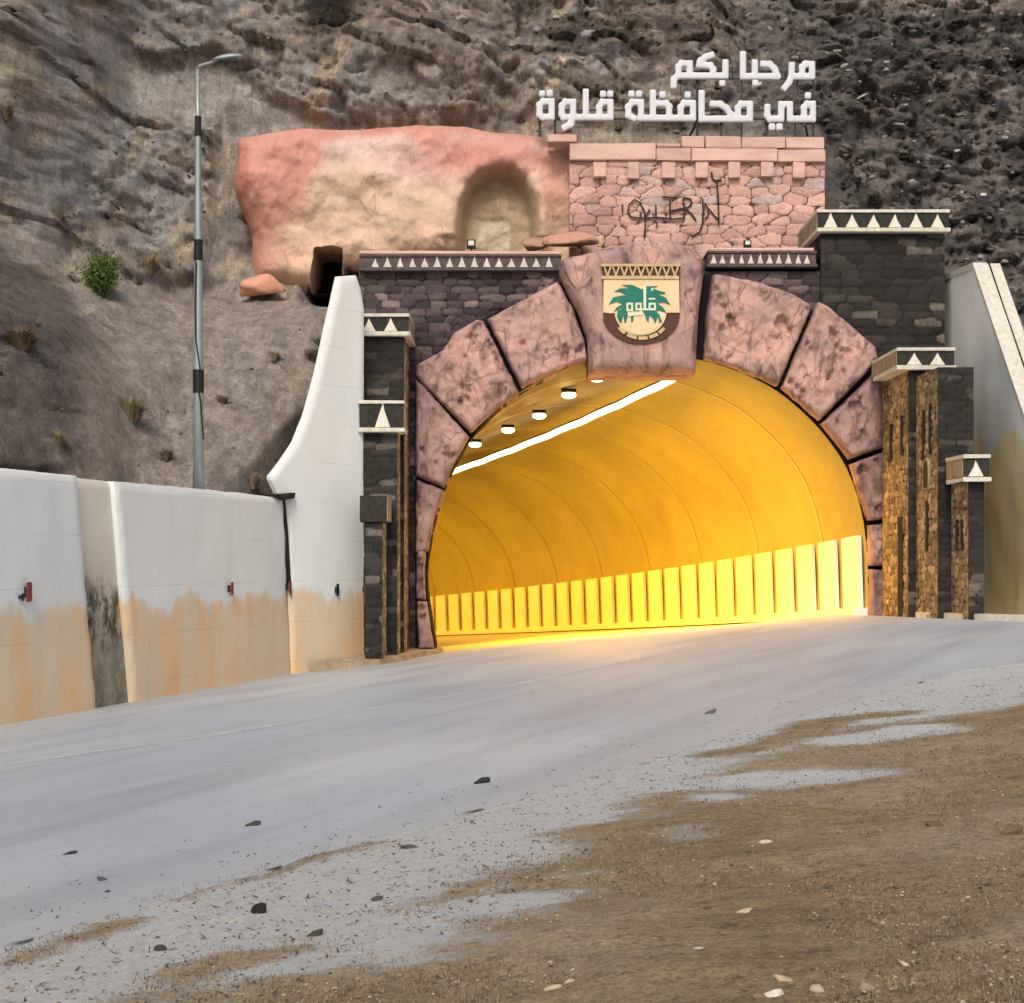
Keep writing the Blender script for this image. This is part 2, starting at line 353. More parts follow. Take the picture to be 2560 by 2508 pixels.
MAT_STEEL = simple('galvanised_steel', srgb(150, 160, 162), .45, metal=.35, var=.15, scale=2, bump=0, spec=.5)
MAT_BLACKPAINT = simple('black_paint', (.012, .012, .012), .6, var=.3)
MAT_JOINT = simple('dark_joint', (.01, .008, .008), .95, var=.3)
MAT_CREAM = simple('cream_plate', srgb(222, 200, 158), .6, var=.08, scale=3, bump=.05)
MAT_GOLD = simple('ochre_relief', srgb(196, 172, 130), .7, var=.2, scale=8, bump=.2)
MAT_BROWN = simple('brown_plate', srgb(84, 54, 48), .7, var=.25, scale=8, bump=.2)
MAT_GREEN = simple('green_plate', srgb(30, 116, 100), .6, var=.25, scale=5, bump=.1)
MAT_PALE = simple('pale_plate', srgb(214, 220, 196), .6, var=.1, scale=5, bump=.05)
MAT_RUST = simple('red_reflector', srgb(132, 62, 62), .6, var=.3, scale=20, bump=.1)
MAT_GLASS = simple('floodlight_glass', srgb(206, 212, 196), .15, var=.08, bump=0, spec=.6)
MAT_CAVE = simple('black_cave_rock', (.02, .018, .017), .95, var=.6, scale=5, bump=.8)
MAT_MARK = simple('faded_road_paint', srgb(204, 206, 208), .7, var=.35, scale=9)
# tunnel
m = M('tunnel_lining', .5, .35); s = m.sep(); n = m.noise(.5, 5, .6); n2 = m.noise(5, 6, .7)
c = m.mix(.8, m.ramp(n, [(.3, (.28, .24, .08)), (.7, (.36, .31, .11))]), m.ramp(n2, [(.3, .86), (.6, 1.04)]), 'MULTIPLY')
c = m.mix(m.attr('dark_band', 'Fac'), c, (.07, .045, .02)); m.color(c); m.bump(n, .2, .1); MAT_LINING = m.m
MAT_PANEL = simple('tunnel_wall_panel', (.8, .78, .68), .45, var=.06, scale=2, bump=.05)
MAT_LAMP = emit('tunnel_lamp_glass', (1, .74, .32), 9); MAT_STRIP = emit('tunnel_light_strip', (1, .8, .5), 3.2)
MAT_ROADM = M('road_surface', .85, .25); m = MAT_ROADM
rt = m.rot(az=R(24)); n = m.noise(.22, 5, .6, sc=(1, .6, 1)); n2 = m.noise(1.5, 6, .65, sc=(1, .1, 1), src=rt); n3 = m.noise(60, 5, .75)
c = m.mix(m.ramp(n, [(.38, 0), (.62, 1)]), srgb(164, 172, 182), srgb(180, 183, 184))
c = m.mix(.8, c, m.ramp(n2, [(.3, .76), (.5, 1.0), (.68, 1.14)]), 'MULTIPLY')
c = m.mix(m.ramp(m.noise(.5, 7, .7, sc=(1, .35, 1), src=rt), [(.52, 0), (.66, .4)]), c, srgb(150, 154, 160))
c = m.mix(.8, c, m.ramp(m.noise(17, 7, .8), [(.3, .78), (.5, 1), (.7, 1.16)]), 'MULTIPLY')
m.L(m.ramp(n, [(.35, .42), (.65, .6)]), m.b.inputs['Roughness']); m.b.inputs['Specular IOR Level'].default_value = .5; c = m.mix(.6, c, m.ramp(n3, [(.3, .78), (.5, 1), (.7, 1.14)]), 'MULTIPLY')
c = m.mix(m.attr('dust', 'Fac'), c, srgb(178, 180, 180)); m.color(c); m.bump(n3, .5, .008); MAT_ROAD = m.m
m = M('ground_surface', .95, .1); n = m.noise(1.6, 8, .72, sc=(1, 2.2, 1)); n2 = m.noise(70, 6, .8); n3 = m.noise(13, 8, .8); n4 = m.noise(.6, 5, .6)
gr = m.mix(m.ramp(n3, [(.35, 0), (.65, 1)]), srgb(186, 189, 190), srgb(208, 209, 206)); gr = m.mix(.8, gr, m.ramp(n2, [(.3, .6), (.5, 1), (.72, 1.2)]), 'MULTIPLY')
gr = m.mix(m.ramp(m.noise(24, 5, .7), [(.6, 0), (.7, .8)]), gr, srgb(104, 100, 92))
di = m.mix(m.ramp(n, [(.35, 0), (.6, 1)]), srgb(132, 115, 90), srgb(162, 144, 114)); di = m.mix(m.ramp(n4, [(.45, 0), (.65, .6)]), di, srgb(176, 161, 140))
di = m.mix(m.ramp(n3, [(.36, .75), (.48, 0)]), di, srgb(88, 76, 58)); di = m.mix(.7, di, m.ramp(m.noise(30, 6, .8), [(.34, .6), (.5, 1), (.66, 1.45)]), 'MULTIPLY'); di = m.mix(.9, di, m.ramp(n2, [(.3, .42), (.5, 1), (.7, 1.6)]), 'MULTIPLY')
k = m.math('ADD', m.attr('dirt', 'Fac'), m.math('MULTIPLY', m.math('SUBTRACT', n, .5), 1.1)); k = m.math('ADD', k, m.math('MULTIPLY', m.math('SUBTRACT', n3, .5), 1.0))
m.color(m.mix(m.ramp(k, [(.0, 0), (.1, .55), (.3, 1)]), gr, di)); b_ = m.bump(n3, .5, .03); b_ = m.bump(n2, .7, .012, b_); m.bump(m.noise(30, 6, .8), .6, .02, b_); MAT_GROUND = m.m
# ------------------------------------------------------------------ ground, road
def gz(x, y):
    x = np.asarray(x, float); y = np.asarray(y, float)
    z = -1.24+.0964*np.clip(x, -40, 8)-.022*y-.02*np.maximum(x-8, 0)
    return z
def g_at(u, v):
    """where a picture point meets the ground plane"""
    a, b = (u-CU)/F, (HV-v)/F
    Y = 1.24/(.0964*a-.022-b); return (a*Y, Y)
def spaced(segs):
    out = []
    for a, b, s in segs: out += list(np.arange(a, b, s))
    return np.array(out+[segs[-1][1]])
line1 = [g_at(*p) for p in [(-260, 2500), (0, 2385), (165, 2319), (283, 2286), (428, 2247), (659, 2187), (790, 2135), (955, 2095), (1120, 2056), (1252, 2016), (1477, 1942), (1655, 1896), (1794, 1850), (1939, 1817), (2057, 1771), (2242, 1725), (2400, 1679), (2560, 1660)]]
line2 = [g_at(*p) for p in [(520, 2580), (626, 2457), (876, 2405), (1040, 2330), (1153, 2283), (1252, 2184), (1379, 2140), (1530, 2054), (1701, 1956), (1846, 1890), (2057, 1824), (2160, 1800), (2300, 1800), (2400, 1785), (2560, 1745)]]
road_poly = [(-30, -12), (-7.2, -12), (line1[0][0]-1.6, line1[0][1]-2.2)]+line1+[(9, 21), (30, 26), (30, 40.25), (-30, 40.25)]
dirt_poly = [(-1.9, -12), (-1.5, 1)]+line2+[(7, 17.5), (30, 22), (30, -12)]
d_road = sd_poly(road_poly); d_dirt = sd_poly(dirt_poly)
gx = spaced([(-60, -10, 2.5), (-10, 8, .07), (8, 60, 2)]); gy = spaced([(-30, 3, 1), (3, 18, .07), (18, 40.4, .8)])
X, Y = np.meshgrid(gx, gy); Zg = gz(X, Y)
near = sstep(1, 4, Y)*(1-sstep(17, 24, Y)); dd = d_dirt(X, Y)
Zg = Zg+near*(fbm(X*1.1, Y*1.1, 0, 5, .55)*.035*sstep(-.3, .6, dd)+fbm(X*6, Y*6, 3, 3)*.006)
Zg = Zg-.03*(d_road(X, Y) > .5)
pat = fbm(X*.9+3, Y*1.6, 1.3, 4)
dirt = dd*1.0+pat*.35
# small strips of weeds and bare patches beside the shoulder
nx_, ny_ = len(gx), len(gy); I = np.arange(nx_*ny_).reshape(ny_, nx_)
f = np.stack([I[:-1, :-1].ravel(), I[:-1, 1:].ravel(), I[1:, 1:].ravel(), I[1:, :-1].ravel()], 1)
def strip_sd(pts, wd):
    P_ = np.array([g_at(*p) for p in pts])
    def f_(X, Y):
        d = np.full(X.shape, 1e9)
        for (ax, ay), (bx, by) in zip(P_[:-1], P_[1:]):
            t = np.clip(((X-ax)*(bx-ax)+(Y-ay)*(by-ay))/((bx-ax)**2+(by-ay)**2), 0, 1); d = np.minimum(d, np.hypot(X-ax-t*(bx-ax), Y-ay-t*(by-ay)))
        return wd-d
    return f_
strips = [strip_sd([(40, 2400), (180, 2350), (280, 2315)], .13), strip_sd([(440, 2240), (660, 2190), (790, 2140), (930, 2110)], .13), strip_sd([(470, 2440), (600, 2395), (740, 2370)], .15),
          strip_sd([(330, 2500), (430, 2488), (520, 2500)], .12), strip_sd([(1820, 1880), (1950, 1860), (2080, 1800), (2230, 1785)], .3), strip_sd([(1000, 2270), (1120, 2250), (1200, 2210)], .12)]
patches = [strip_sd([(1900, 1945), (2080, 1935)], .3), strip_sd([(2130, 1845), (2270, 1825)], .35), strip_sd([(1760, 1985), (1800, 1992)], .16), strip_sd([(1680, 2080), (1720, 2085)], .12), strip_sd([(1400, 2185), (1470, 2180)], .13), strip_sd([(1100, 2300), (1150, 2290)], .1)]
for s_ in strips: dirt = np.maximum(dirt, s_(X, Y)*2.2+pat*.2)
for s_ in patches: dirt = np.minimum(dirt, -s_(X, Y)*1.6+.3*pat+.12)
o = mk('ground', np.stack([X.ravel(), Y.ravel(), Zg.ravel()], 1), f, MAT_GROUND, attrs={'dirt': dirt.ravel()}, smooth=True, base=(0, 0, 0)); tag(o, kind='structure')
# road sheet with an uneven edge
rs = lambda X, Y: d_road(X, Y)+.06*fbm(X*2.3, Y*2.3, 5, 4)
def rattr(x, y, d): return {'dust': np.clip(.75-d_road(x, y)*.9, 0, 1)*.8}
o = relief('road', rs, (-16, 16, -3, 40.25), .12, lambda x, y, d: gz(x, y)+.004, -4, MAT_ROAD, fr=lambda a, d, z: (a, z, d) if d > -3.9 else (a, z, float(gz(a, z))-.05), attr=rattr, base=(0, 20, -2)); tag(o, kind='structure')
def ribbon(name, pts, wd, zoff, mat, parent=None, gaps=None):
    mb = MB(); pts = [Vector((*p, 0)) for p in pts]
    fine = []
    for a, b in zip(pts[:-1], pts[1:]):
        n = max(1, int((b-a).length/.4)); fine += [a.lerp(b, k/n) for k in range(n)]
    fine.append(pts[-1]); v = []; 
    for i, p in enumerate(fine):
        d = (fine[min(i+1, len(fine)-1)]-fine[max(i-1, 0)]).normalized(); nn = Vector((-d.y, d.x, 0)); h = wd/2*random.uniform(.7, 1.15)
        for s in (1, -1):
            q = p+nn*h*s; v.append((q.x, q.y, float(gz(q.x, q.y))+zoff))
    f = [(2*i+1, 2*i+3, 2*i+2, 2*i) for i in range(len(fine)-1) if not (gaps and gaps(fine[i], i))]
    mb.add(v, f); return mb.build(name, mat, parent)
lm = [g_at(*p) for p in [(-200, 1950), (0, 1917), (283, 1875), (455, 1852), (626, 1825), (820, 1790), (1034, 1756), (1280, 1715), (1478, 1672), (1629, 1640), (1720, 1612)]]
o = ribbon('road_marking', lm, .14, .008, MAT_MARK, gaps=lambda p, i: perlin(i*.31, 2.2, 0) > .35); tag(o, kind='structure')
# ------------------------------------------------------------------ hill
cols = {-60: [(-4, 18), (4, 24), (12, 32), (22, 42), (40, 60)], -16: [(-4, 22), (0, 24), (3, 26.5), (6, 30), (9, 33), (14, 37), (20, 42), (40, 58)],
 -12.5: [(-4, 24), (0, 26), (3, 28.5), (5.5, 32), (8, 37), (12, 40), (16, 43), (20, 46), (40, 60)],
 -10.5: [(-4, 26), (0, 27.5), (3, 30), (4.8, 32.5), (6, 37), (7.3, 41.5), (9, 43), (14, 46), (20, 50), (40, 62)],
 -9: [(-4, 28), (0, 29), (2, 30.5), (3.5, 32.5), (5, 37.5), (7, 42.5), (9, 44.3), (14, 46.5), (20, 50.5), (40, 62)],
 -7.5: [(-4, 30), (0, 31.5), (1.6, 33.2), (3, 35.5), (5, 39), (7, 43.4), (9, 45.2), (12, 46), (15, 47.6), (20, 51), (40, 62)],
 -5: [(-4, 32), (0, 33), (1.5, 35), (4, 38.5), (6, 41.5), (7.3, 44), (8.5, 45.8), (12, 46.2), (15.6, 47.3), (17, 50), (20, 54), (40, 65)],
 -3: [(-4, 37), (0, 38), (3, 40), (6, 42.2), (7.2, 43.6), (8.3, 45.6), (12, 46.2), (15.4, 47.2), (16.8, 50), (20, 54), (40, 65)],
 0: [(-4, 38), (6.9, 40.9), (7.5, 43.3), (8.2, 45.2), (12, 46.2), (14.4, 47.2), (15.6, 49.8), (20, 54.5), (40, 65)],
 3.5: [(-4, 38), (6.9, 40.9), (7.6, 43.0), (8.2, 45), (11.3, 45.6), (14, 48), (20, 53.5), (40, 66)],
 6: [(-4, 38), (7, 41.0), (7.8, 42.9), (8.6, 44), (11.3, 45.4), (14, 48), (20, 54), (40, 68)],
 7.2: [(-4, 38), (7, 41.0), (8.7, 42.85), (9.2, 43.6), (11, 45.2), (14, 48.4), (20, 55), (40, 69)],
 8.6: [(-4, 38), (7, 41.0), (9.0, 42.7), (9.9, 43.4), (12, 45.8), (15, 49.5), (20, 55.5), (40, 70)],
 12: [(-4, 38.5), (0, 41), (4, 42.3), (7, 43.6), (10, 46), (14, 50), (18, 54), (24, 60), (40, 74)],
 16: [(-4, 36), (4, 42), (8, 45.5), (12, 50), (18, 56), (40, 76)], 60: [(-4, 24), (6, 36), (12, 46), (20, 58), (40, 78)]}
ck = sorted(cols)
hx = spaced([(-60, -14.2, 1.2), (-14.2, -11, .2), (-11, 19.4, .08), (19.4, 60, 1.5)]); hz = spaced([(-4, .6, .4), (.6, 20.2, .08), (20.2, 40, .9)])
tab = np.array([np.interp(hz, [a for a, b in cols[c]], [b for a, b in cols[c]]) for c in ck])    # columns x heights
X, Z = np.meshgrid(hx, hz); Yh = np.array([np.interp(hx, ck, tab[:, j]) for j in range(len(hz))])
for _ in range(6):                                                                              # soften the creases
    Yh[:, 1:-1] = (Yh[:, :-2]+2*Yh[:, 1:-1]+Yh[:, 2:])/4; Yh[1:-1] = (Yh[:-2]+2*Yh[1:-1]+Yh[2:])/4
U0 = CU+F*X/Yh; V0 = HV-F*Z/Yh                                                                  # rough bearing of each point seen from the road
wr = fbm(X*.25, Z*.25, 2, 3)
gul = ridged(X*.42+wr*.8-Z*.09, Z*.10, 1.5, 5, .5)                                              # gullies running down the slope
med = fbm(X*.55, Z*.55, Yh*.2, 5, .55); fine = fbm(X*2.4, Z*2.4, Yh, 4, .6)
left = 1-sstep(4, 9, X-0.25*(Z-12)); terr = sstep(215, 300, U0)*(1-sstep(830, 880, U0))*sstep(690, 740, V0)*(V0 < 1300)
bench = ((X > -8.2) & (X < 9)) * (1-sstep(12.0, 13.0, Z)) * sstep(6.0, 7.0, Z)
amp = (1-.88*terr)*(1-.9*bench)
dia = ridged((X*.42+Z*.9)*.30+wr*.5, (X*.9-Z*.42)*.07, 7.5, 5, .5); far_l = (1-sstep(-3.5, -1, X+.25*(Z-14)))
dmix = far_l*(1-.75*sstep(250, 420, V0)); gul = gul*(1-.8*dmix)+dia*dmix*.9
disp = left*(-gul*.66+med*.5+fine*.13)+(1-left)*(med*.7-ridged(X*1.1, Z*1.3, 4, 4)*.22+fine*.16)
disp = disp-left*sstep(250, 400, V0)*(1-sstep(680, 740, V0))*.3*ridged(X*1.1+.3*wr, Z*.22, 3.3, 3)
# angular slabs: tilted cells at two sizes, turned along the fall of the left slope
ang = .42*left; ca_, sa_ = np.cos(R(26)), np.sin(R(26))
def facets(w, h, seed, tilt, rotl):
    A_ = X*ca_-Z*sa_+.35*fbm(X*.8, Z*.8, seed, 2); B_ = X*sa_+Z*ca_+.25*fbm(X*.8+9, Z*.8, seed, 2)
    if not rotl: A_, B_ = X*.99+Z*.1+.2*fbm(X, Z, seed, 2), Z-.12*X+.15*fbm(X+5, Z, seed, 2)
    e, rr, dx_, dz_ = stones(A_, B_, w, h, seed, 2.5, .45, rel=True)
    return (rr[..., 0]-.5)+tilt*((rr[..., 1]-.5)*dx_+(rr[..., 2]-.5)*dz_)+.25*(1-sstep(0, .08, e)), rr
fa, ra = facets(2.6, .8, 101, 1.6, True); fb, rb = facets(.8, .3, 102, 1.6, True); fc_, rc = facets(1.1, .5, 103, 1.8, False); fd, rd = facets(.42, .2, 104, 1.8, False)
disp = disp+left*(fa*.46+fb*.19)+(1-left)*(fc_*.42+fd*.17)
spur = sd_poly([(-400, 560), (40, 632), (132, 711), (237, 790), (303, 922), (345, 1054), (352, 1300), (-400, 1300)])(U0, V0+22*fbm(X*.9, Z*.9, 3, 3))
spur = np.where((X < -5) & (Z < 8), spur, -300)
sheet = sd_poly([(200, 60), (420, 170), (560, 150), (640, 210), (860, 318), (760, 330), (560, 350), (330, 290)])(U0, V0+18*fbm(X*.8, Z*.8, 6, 3)); sheet = sstep(-10, 25, sheet)*(X < -3)
Yh = Yh-1.5*sstep(-4, 60, spur)
Yh = Yh+disp*amp*(1-.75*sheet)+(.12*fine+.1*fb)*terr+bench*(.25+.05*fine)
Yh += 2.6*np.exp(-((X+5.1)/.5)**4-((Z-7.7)/.8)**4)                                             # the cave mouth
Yh = np.where(X > -10, np.maximum(Yh, 25.07+(.85+.9585*(np.minimum(X, -3.3)+7.87))/.2852), Yh)
cut = (U0 > 0) & (X > -3.1) & (X < 10.6) & (Z < 6.85)
# macro colours
def lerp(a, b, t): return a+(b-a)*t[..., None]
C = np.ones(X.shape+(3,))*np.array(srgb(128, 120, 113))
n1 = fbm(X*.35, Z*.35, 7, 4); n2 = fbm(X*1.2-Z*.25, Z*.35, 3, 4); n3 = fbm(X*.8, Z*1.1, 9, 4)
C = lerp(C, np.array(srgb(156, 142, 116)), sstep(.05, .4, n2)*left*.9)
C = lerp(C, np.array(srgb(126, 126, 126)), sstep(.0, .35, -n2+.3*n1)*left*.85)
C = lerp(C, np.array(srgb(82, 72, 66)), sstep(.25, .6, n3)*left*.8)
C = lerp(C, np.array(srgb(92, 84, 79)), sstep(-2, 20, spur)*.9)
C = lerp(C, np.array(srgb(136, 133, 128)), sheet*.85)      # dark spur at lower left
C = lerp(C, np.array(srgb(142, 128, 116)), terr*.9)
mid = sstep(640, 760, U0)*(1-sstep(1750, 1950, U0)); C = lerp(C, np.array(srgb(108, 92, 78)), mid*sstep(-.2, .3, n1)*.8)
C = lerp(C, np.array(srgb(146, 130, 108)), mid*sstep(.1, .4, n2)*.8*(V0 > 60))
C = lerp(C, np.array(srgb(64, 56, 52)), sstep(1150, 1500, U0+.7*(160-V0))*(1-sstep(220, 330, V0+40*n3))*sstep(-.3, .2, n3)*.8)
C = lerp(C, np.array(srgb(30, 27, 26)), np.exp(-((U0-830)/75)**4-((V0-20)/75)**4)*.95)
C = lerp(C, np.array(srgb(138, 128, 108)), np.exp(-((U0-1800)/420)**6-((V0-330)/60)**4)*.7)
rgt = 1-left; D_ = lerp(np.ones(X.shape+(3,))*np.array(srgb(74, 71, 69)), np.array(srgb(90, 82, 78)), sstep(.1, .45, n1)); D_ = lerp(D_, np.array(srgb(48, 48, 47)), sstep(.0, .35, -n3))
D_ = lerp(D_, np.array(srgb(118, 102, 92)), sstep(60, 0, V0)*sstep(2000, 2300, U0)*.7*np.ones(X.shape))
C = lerp(C, D_, np.zeros(X.shape)) if False else C*(1-rgt[..., None])+D_*rgt[..., None]
C = C*(left*(.92+.25*ra[..., 0]+.16*rb[..., 0])*(1-terr)+left*terr*(1.0+.14*rb[..., 0])+(1-left)*(.95+.55*rc[..., 0]+.55*rd[..., 1]))[..., None]
C = C*(1+.9*sstep(.93, .99, rd[..., 2])*(1-left)+.5*sstep(.94, .99, rb[..., 2])*left*(1-terr))[..., None]
lum = C.mean(axis=2, keepdims=True); C = lum*.4+C*.6; C = C*np.array([1.06, 1.05, 1.035])
nx_, nz_ = len(hx), len(hz); I = np.arange(nx_*nz_).reshape(nz_, nx_)
kp = ~(cut[:-1, :-1] & cut[1:, :-1] & cut[:-1, 1:] & cut[1:, 1:])
f = np.stack([I[:-1, :-1][kp], I[:-1, 1:][kp], I[1:, 1:][kp], I[1:, :-1][kp]], 1)
o = mk('hill', np.stack([X.ravel(), Yh.ravel(), Z.ravel()], 1), f, MAT_HILL, attrs={'tone': C.reshape(-1, 3)}, smooth=True, base=(0, 45, 0)); tag(o, kind='structure')
HX, HZ, HY = hx, hz, Yh
def hill_at(u, v, lo=26):
    """first point of the slope on the line of sight through a picture point"""
    a, b = (u-CU)/F, (HV-v)/F
    for Yt in np.arange(lo, 75, .08):
        x, z = a*Yt, b*Yt
        if z < HZ[0] or z > HZ[-1]: continue
        i = min(max(np.searchsorted(HX, x), 1), len(HX)-1); j = min(max(np.searchsorted(HZ, z), 1), len(HZ)-1)
        if HY[j, i] <= Yt: return Vector((x, Yt, z))
    return Vector((a*50, 50, b*50))
# ------------------------------------------------------------------ tunnel
arch_px = [(1089, 1650), (1089, 1615), (1068, 1485), (1065, 1423), (1083, 1312), (1108, 1226), (1126, 1183), (1173, 1096), (1244, 1022), (1318, 966), (1411, 920), (1480, 899), (1545, 887), (1610, 883), (1680, 886), (1750, 898), (1843, 926), (1942, 973), (2040, 1059), (2115, 1158), (2152, 1263), (2167, 1355), (2170, 1436), (2170, 1560)]
A0 = [(px(u, 40), pz(v, 40)) for u, v in arch_px]
def resample(pts, n, closed=False):
    p = np.array(pts+([pts[0]] if closed else [])); s = np.concatenate([[0], np.cumsum(np.hypot(*np.diff(p, axis=0).T))]); t = np.linspace(0, s[-1], n)
    return np.stack([np.interp(t, s, p[:, 0]), np.interp(t, s, p[:, 1])], 1)
AR = resample(A0, 90); 
for _ in range(5): AR[2:-2] = (AR[1:-3]+2*AR[2:-2]+AR[3:-1])/4
def tun(s):
    """offset of the tunnel section at distance s"""
    th0, k = R(8), R(.373); th = th0+k*s
    if abs(s) < 1e-6: return (0, 0, 0)
    return (-(math.cos(th0)-math.cos(th))/k, (math.sin(th)-math.sin(th0))/k, -.055*s)
S_ = np.arange(0, 96, .8); vv = []; st = []
for s in S_:
    dx, dy, dz = tun(s)
    for i, (a, b) in enumerate(AR):
        vv.append((a+dx, 40+dy, b+dz)); q = i/89
        st.append(float(sstep(.28, .36, q)*(1-sstep(.50, .56, q)))*float(.8+.6*perlin(s*.4, q*14, 0)))  # uneven darker band in the lining colour, from upper left to the crown
n = len(AR); f = [(i*n+j, i*n+j+1, (i+1)*n+j+1, (i+1)*n+j) for i in range(len(S_)-1) for j in range(n-1)]
e0 = len(S_)-1; f.append([e0*n+j for j in range(n)])
tnl = thing('road_tunnel', (3.4, 40, -1.9), 'yellow lit road tunnel curving away to the left under the stone arch', 'tunnel')
mk('lining', vv, f, MAT_LINING, tnl, attrs={'dark_band': np.clip(st, 0, 1)}, smooth=True)
def wallx(h): return float(np.interp(h, [b for a, b in A0[:-9:-1]], [a for a, b in A0[:-9:-1]]))
for k in range(36):                                                          # wall panels on the right-hand side
    s0, s1 = .25+k*1.72, .25+k*1.72+1.18; mb = MB(); v = []
    for s in (s0, (s0+s1)/2, s1):
        dx, dy, dz = tun(s)
        for t_, h in ((.0, .12), (.0, 1.9), (-.09, .12), (-.09, 1.9)):
            zz = -1.28+h; v.append((wallx(zz)-.02+t_+dx, 40+dy, zz+dz))
    q = []
    for i in (0, 1):
        a = i*4; b = a+4; q += [(a+2, a+3, b+3, b+2), (a+3, a+1, b+1, b+3), (a, a+2, b+2, b)]
    q += [(0, 1, 3, 2), (8, 10, 11, 9)]
    mb.add(v, q); mb.build('wall_panel', MAT_PANEL, tnl)
for k in range(11):                                                          # fine seams where the lining rings meet
    s = 3.1+k*5.2; dx, dy, dz = tun(s); mb = MB(); v = []; f = []
    for i in range(30, 86):
        a, b = AR[i]; ta = AR[min(i+1, 89)]-AR[i-1]; nn = np.array([ta[1], -ta[0]])/np.hypot(*ta)*.022
        v += [(a+nn[0]+dx, 40+dy-.025, b+nn[1]+dz), (a+nn[0]+dx, 40+dy+.025, b+nn[1]+dz)]
        if len(v) > 2: n = len(v)-4; f.append((n, n+1, n+3, n+2))
    mb.add(v, f); mb.build('lining_seam', MAT_PANEL, tnl)
mb = MB(); v = []; f = []                                                    # plinth under the panels
for i, s in enumerate(np.arange(0, 62, 1.0)):
    dx, dy, dz = tun(s); b = -1.28+dz
    v += [(8.72+dx, 40+dy, b+.11), (8.4+dx, 40+dy, b+.11), (8.4+dx, 40+dy, b-.1)]
    if i: n = 3*(i-1); f += [(n, n+1, n+4, n+3), (n+1, n+2, n+5, n+4)]
f.append((0, len(v), 2, 1)); v.append((8.72, 40.0, -1.38)); mb.add(v, f); mb.build('plinth', MAT_PANEL, tnl)
v = []; f = []
for i, s in enumerate(np.arange(0, 96, 1.0)):
    dx, dy, dz = tun(s)
    for x in (-2.6, 1.0, 5.0, 9.2): v.append((x+dx, 40.2+dy, float(gz(x, 40.2))+dz))
    if i:
        for j in range(3): n = 4*(i-1)+j; f.append((n, n+1, n+5, n+4))
o = mk('tunnel_road', v, f, MAT_ROAD, attrs={'dust': np.full(len(v), .4)}, base=(3, 60, -3)); tag(o, kind='structure')
# continuous light line near the crown
mb = MB(); pts = []
for s in np.arange(1.2, 60, 1.0):
    dx, dy, dz = tun(s); q = min(s-1.2, 26); pts.append((4.25-.122*q+dx, 40+dy, 4.64-.016*q+dz+.015*math.sin(s*2.1)))
lt = thing('light_line', pts[0], 'long glowing light line running along the tunnel ceiling', 'light line'); mb.tube(pts, .095, 8); mb.build('tube_lamp', MAT_STRIP, lt)
mb = MB(); mb.tube([(p[0], p[1], p[2]+.12) for p in pts], .03, 6); mb.build('cable_tray', MAT_SIGNSIDE, lt)
SOD = (1, .47, .035)
def area(loc, aim, sx, sy, e, colr=SOD, along=(-.2, 1, -.05)):
    l = bpy.data.lights.new('tunnel_light', 'AREA'); l.shape = 'RECTANGLE'; l.size = sx; l.size_y = sy; l.energy = e; l.color = colr; l.spread = R(125)
    o = bpy.data.objects.new('tunnel_light', l); col.objects.link(o); o.location = loc
    zax = (Vector(loc)-Vector(aim)).normalized(); yax = Vector(along)-zax*Vector(along).dot(zax); yax.normalize(); xax = yax.cross(zax)
    o.rotation_euler = Matrix((xax, yax, zax)).transposed().to_euler(); return o
for s in (3.4, 9.8, 16.2, 22.6, 29, 35.4, 41.8, 50):
    dx, dy, dz = tun(s); q = min(s, 26); area((4.25-.122*q+dx, 40+dy, 4.45-.016*q+dz), (8.0+dx, 40+dy, -.9+dz), .3, 6.0, 620 if s < 8 else 480)
places = ['nearest the arch keystone', 'second from the arch keystone', 'in the middle of the row', 'second from the far end of the row', 'farthest from the arch keystone']
for (u, v_, s), pl in zip([(1493, 943, 2.2), (1422, 985, 4.6), (1348, 1037, 7), (1270, 1073, 9.6), (1188, 1109, 12.5)], places):
    dx, dy, dz = tun(s); p = P(u, v_, 40+dy)
    t = thing('tunnel_lamp', p, 'small bright ceiling floodlight in the tunnel, '+pl, 'lamp', 'floodlights along the tunnel ceiling')
    mb = MB(); mb.box(p[0]-.2, p[0]+.2, p[1]-.16, p[1]+.16, p[2]+.03, p[2]+.13, .02); mb.build('housing', MAT_SIGNSIDE, t)
    bm = bmesh.new(); bmesh.ops.create_uvsphere(bm, u_segments=20, v_segments=10, radius=1)
    mk('lamp_glass', [(p[0]+q.co.x*.2, p[1]+q.co.y*.18, p[2]-.03+q.co.z*.1) for q in bm.verts], [[a.index for a in fc.verts] for fc in bm.faces], MAT_LAMP, t, smooth=True); bm.free()
    area((p[0], p[1]+.2, p[2]-.18), (p[0]+1.6, p[1]+(-2.0 if s < 5 else .3), -2.5), .3, .5, 300 if s < 5 else 420)
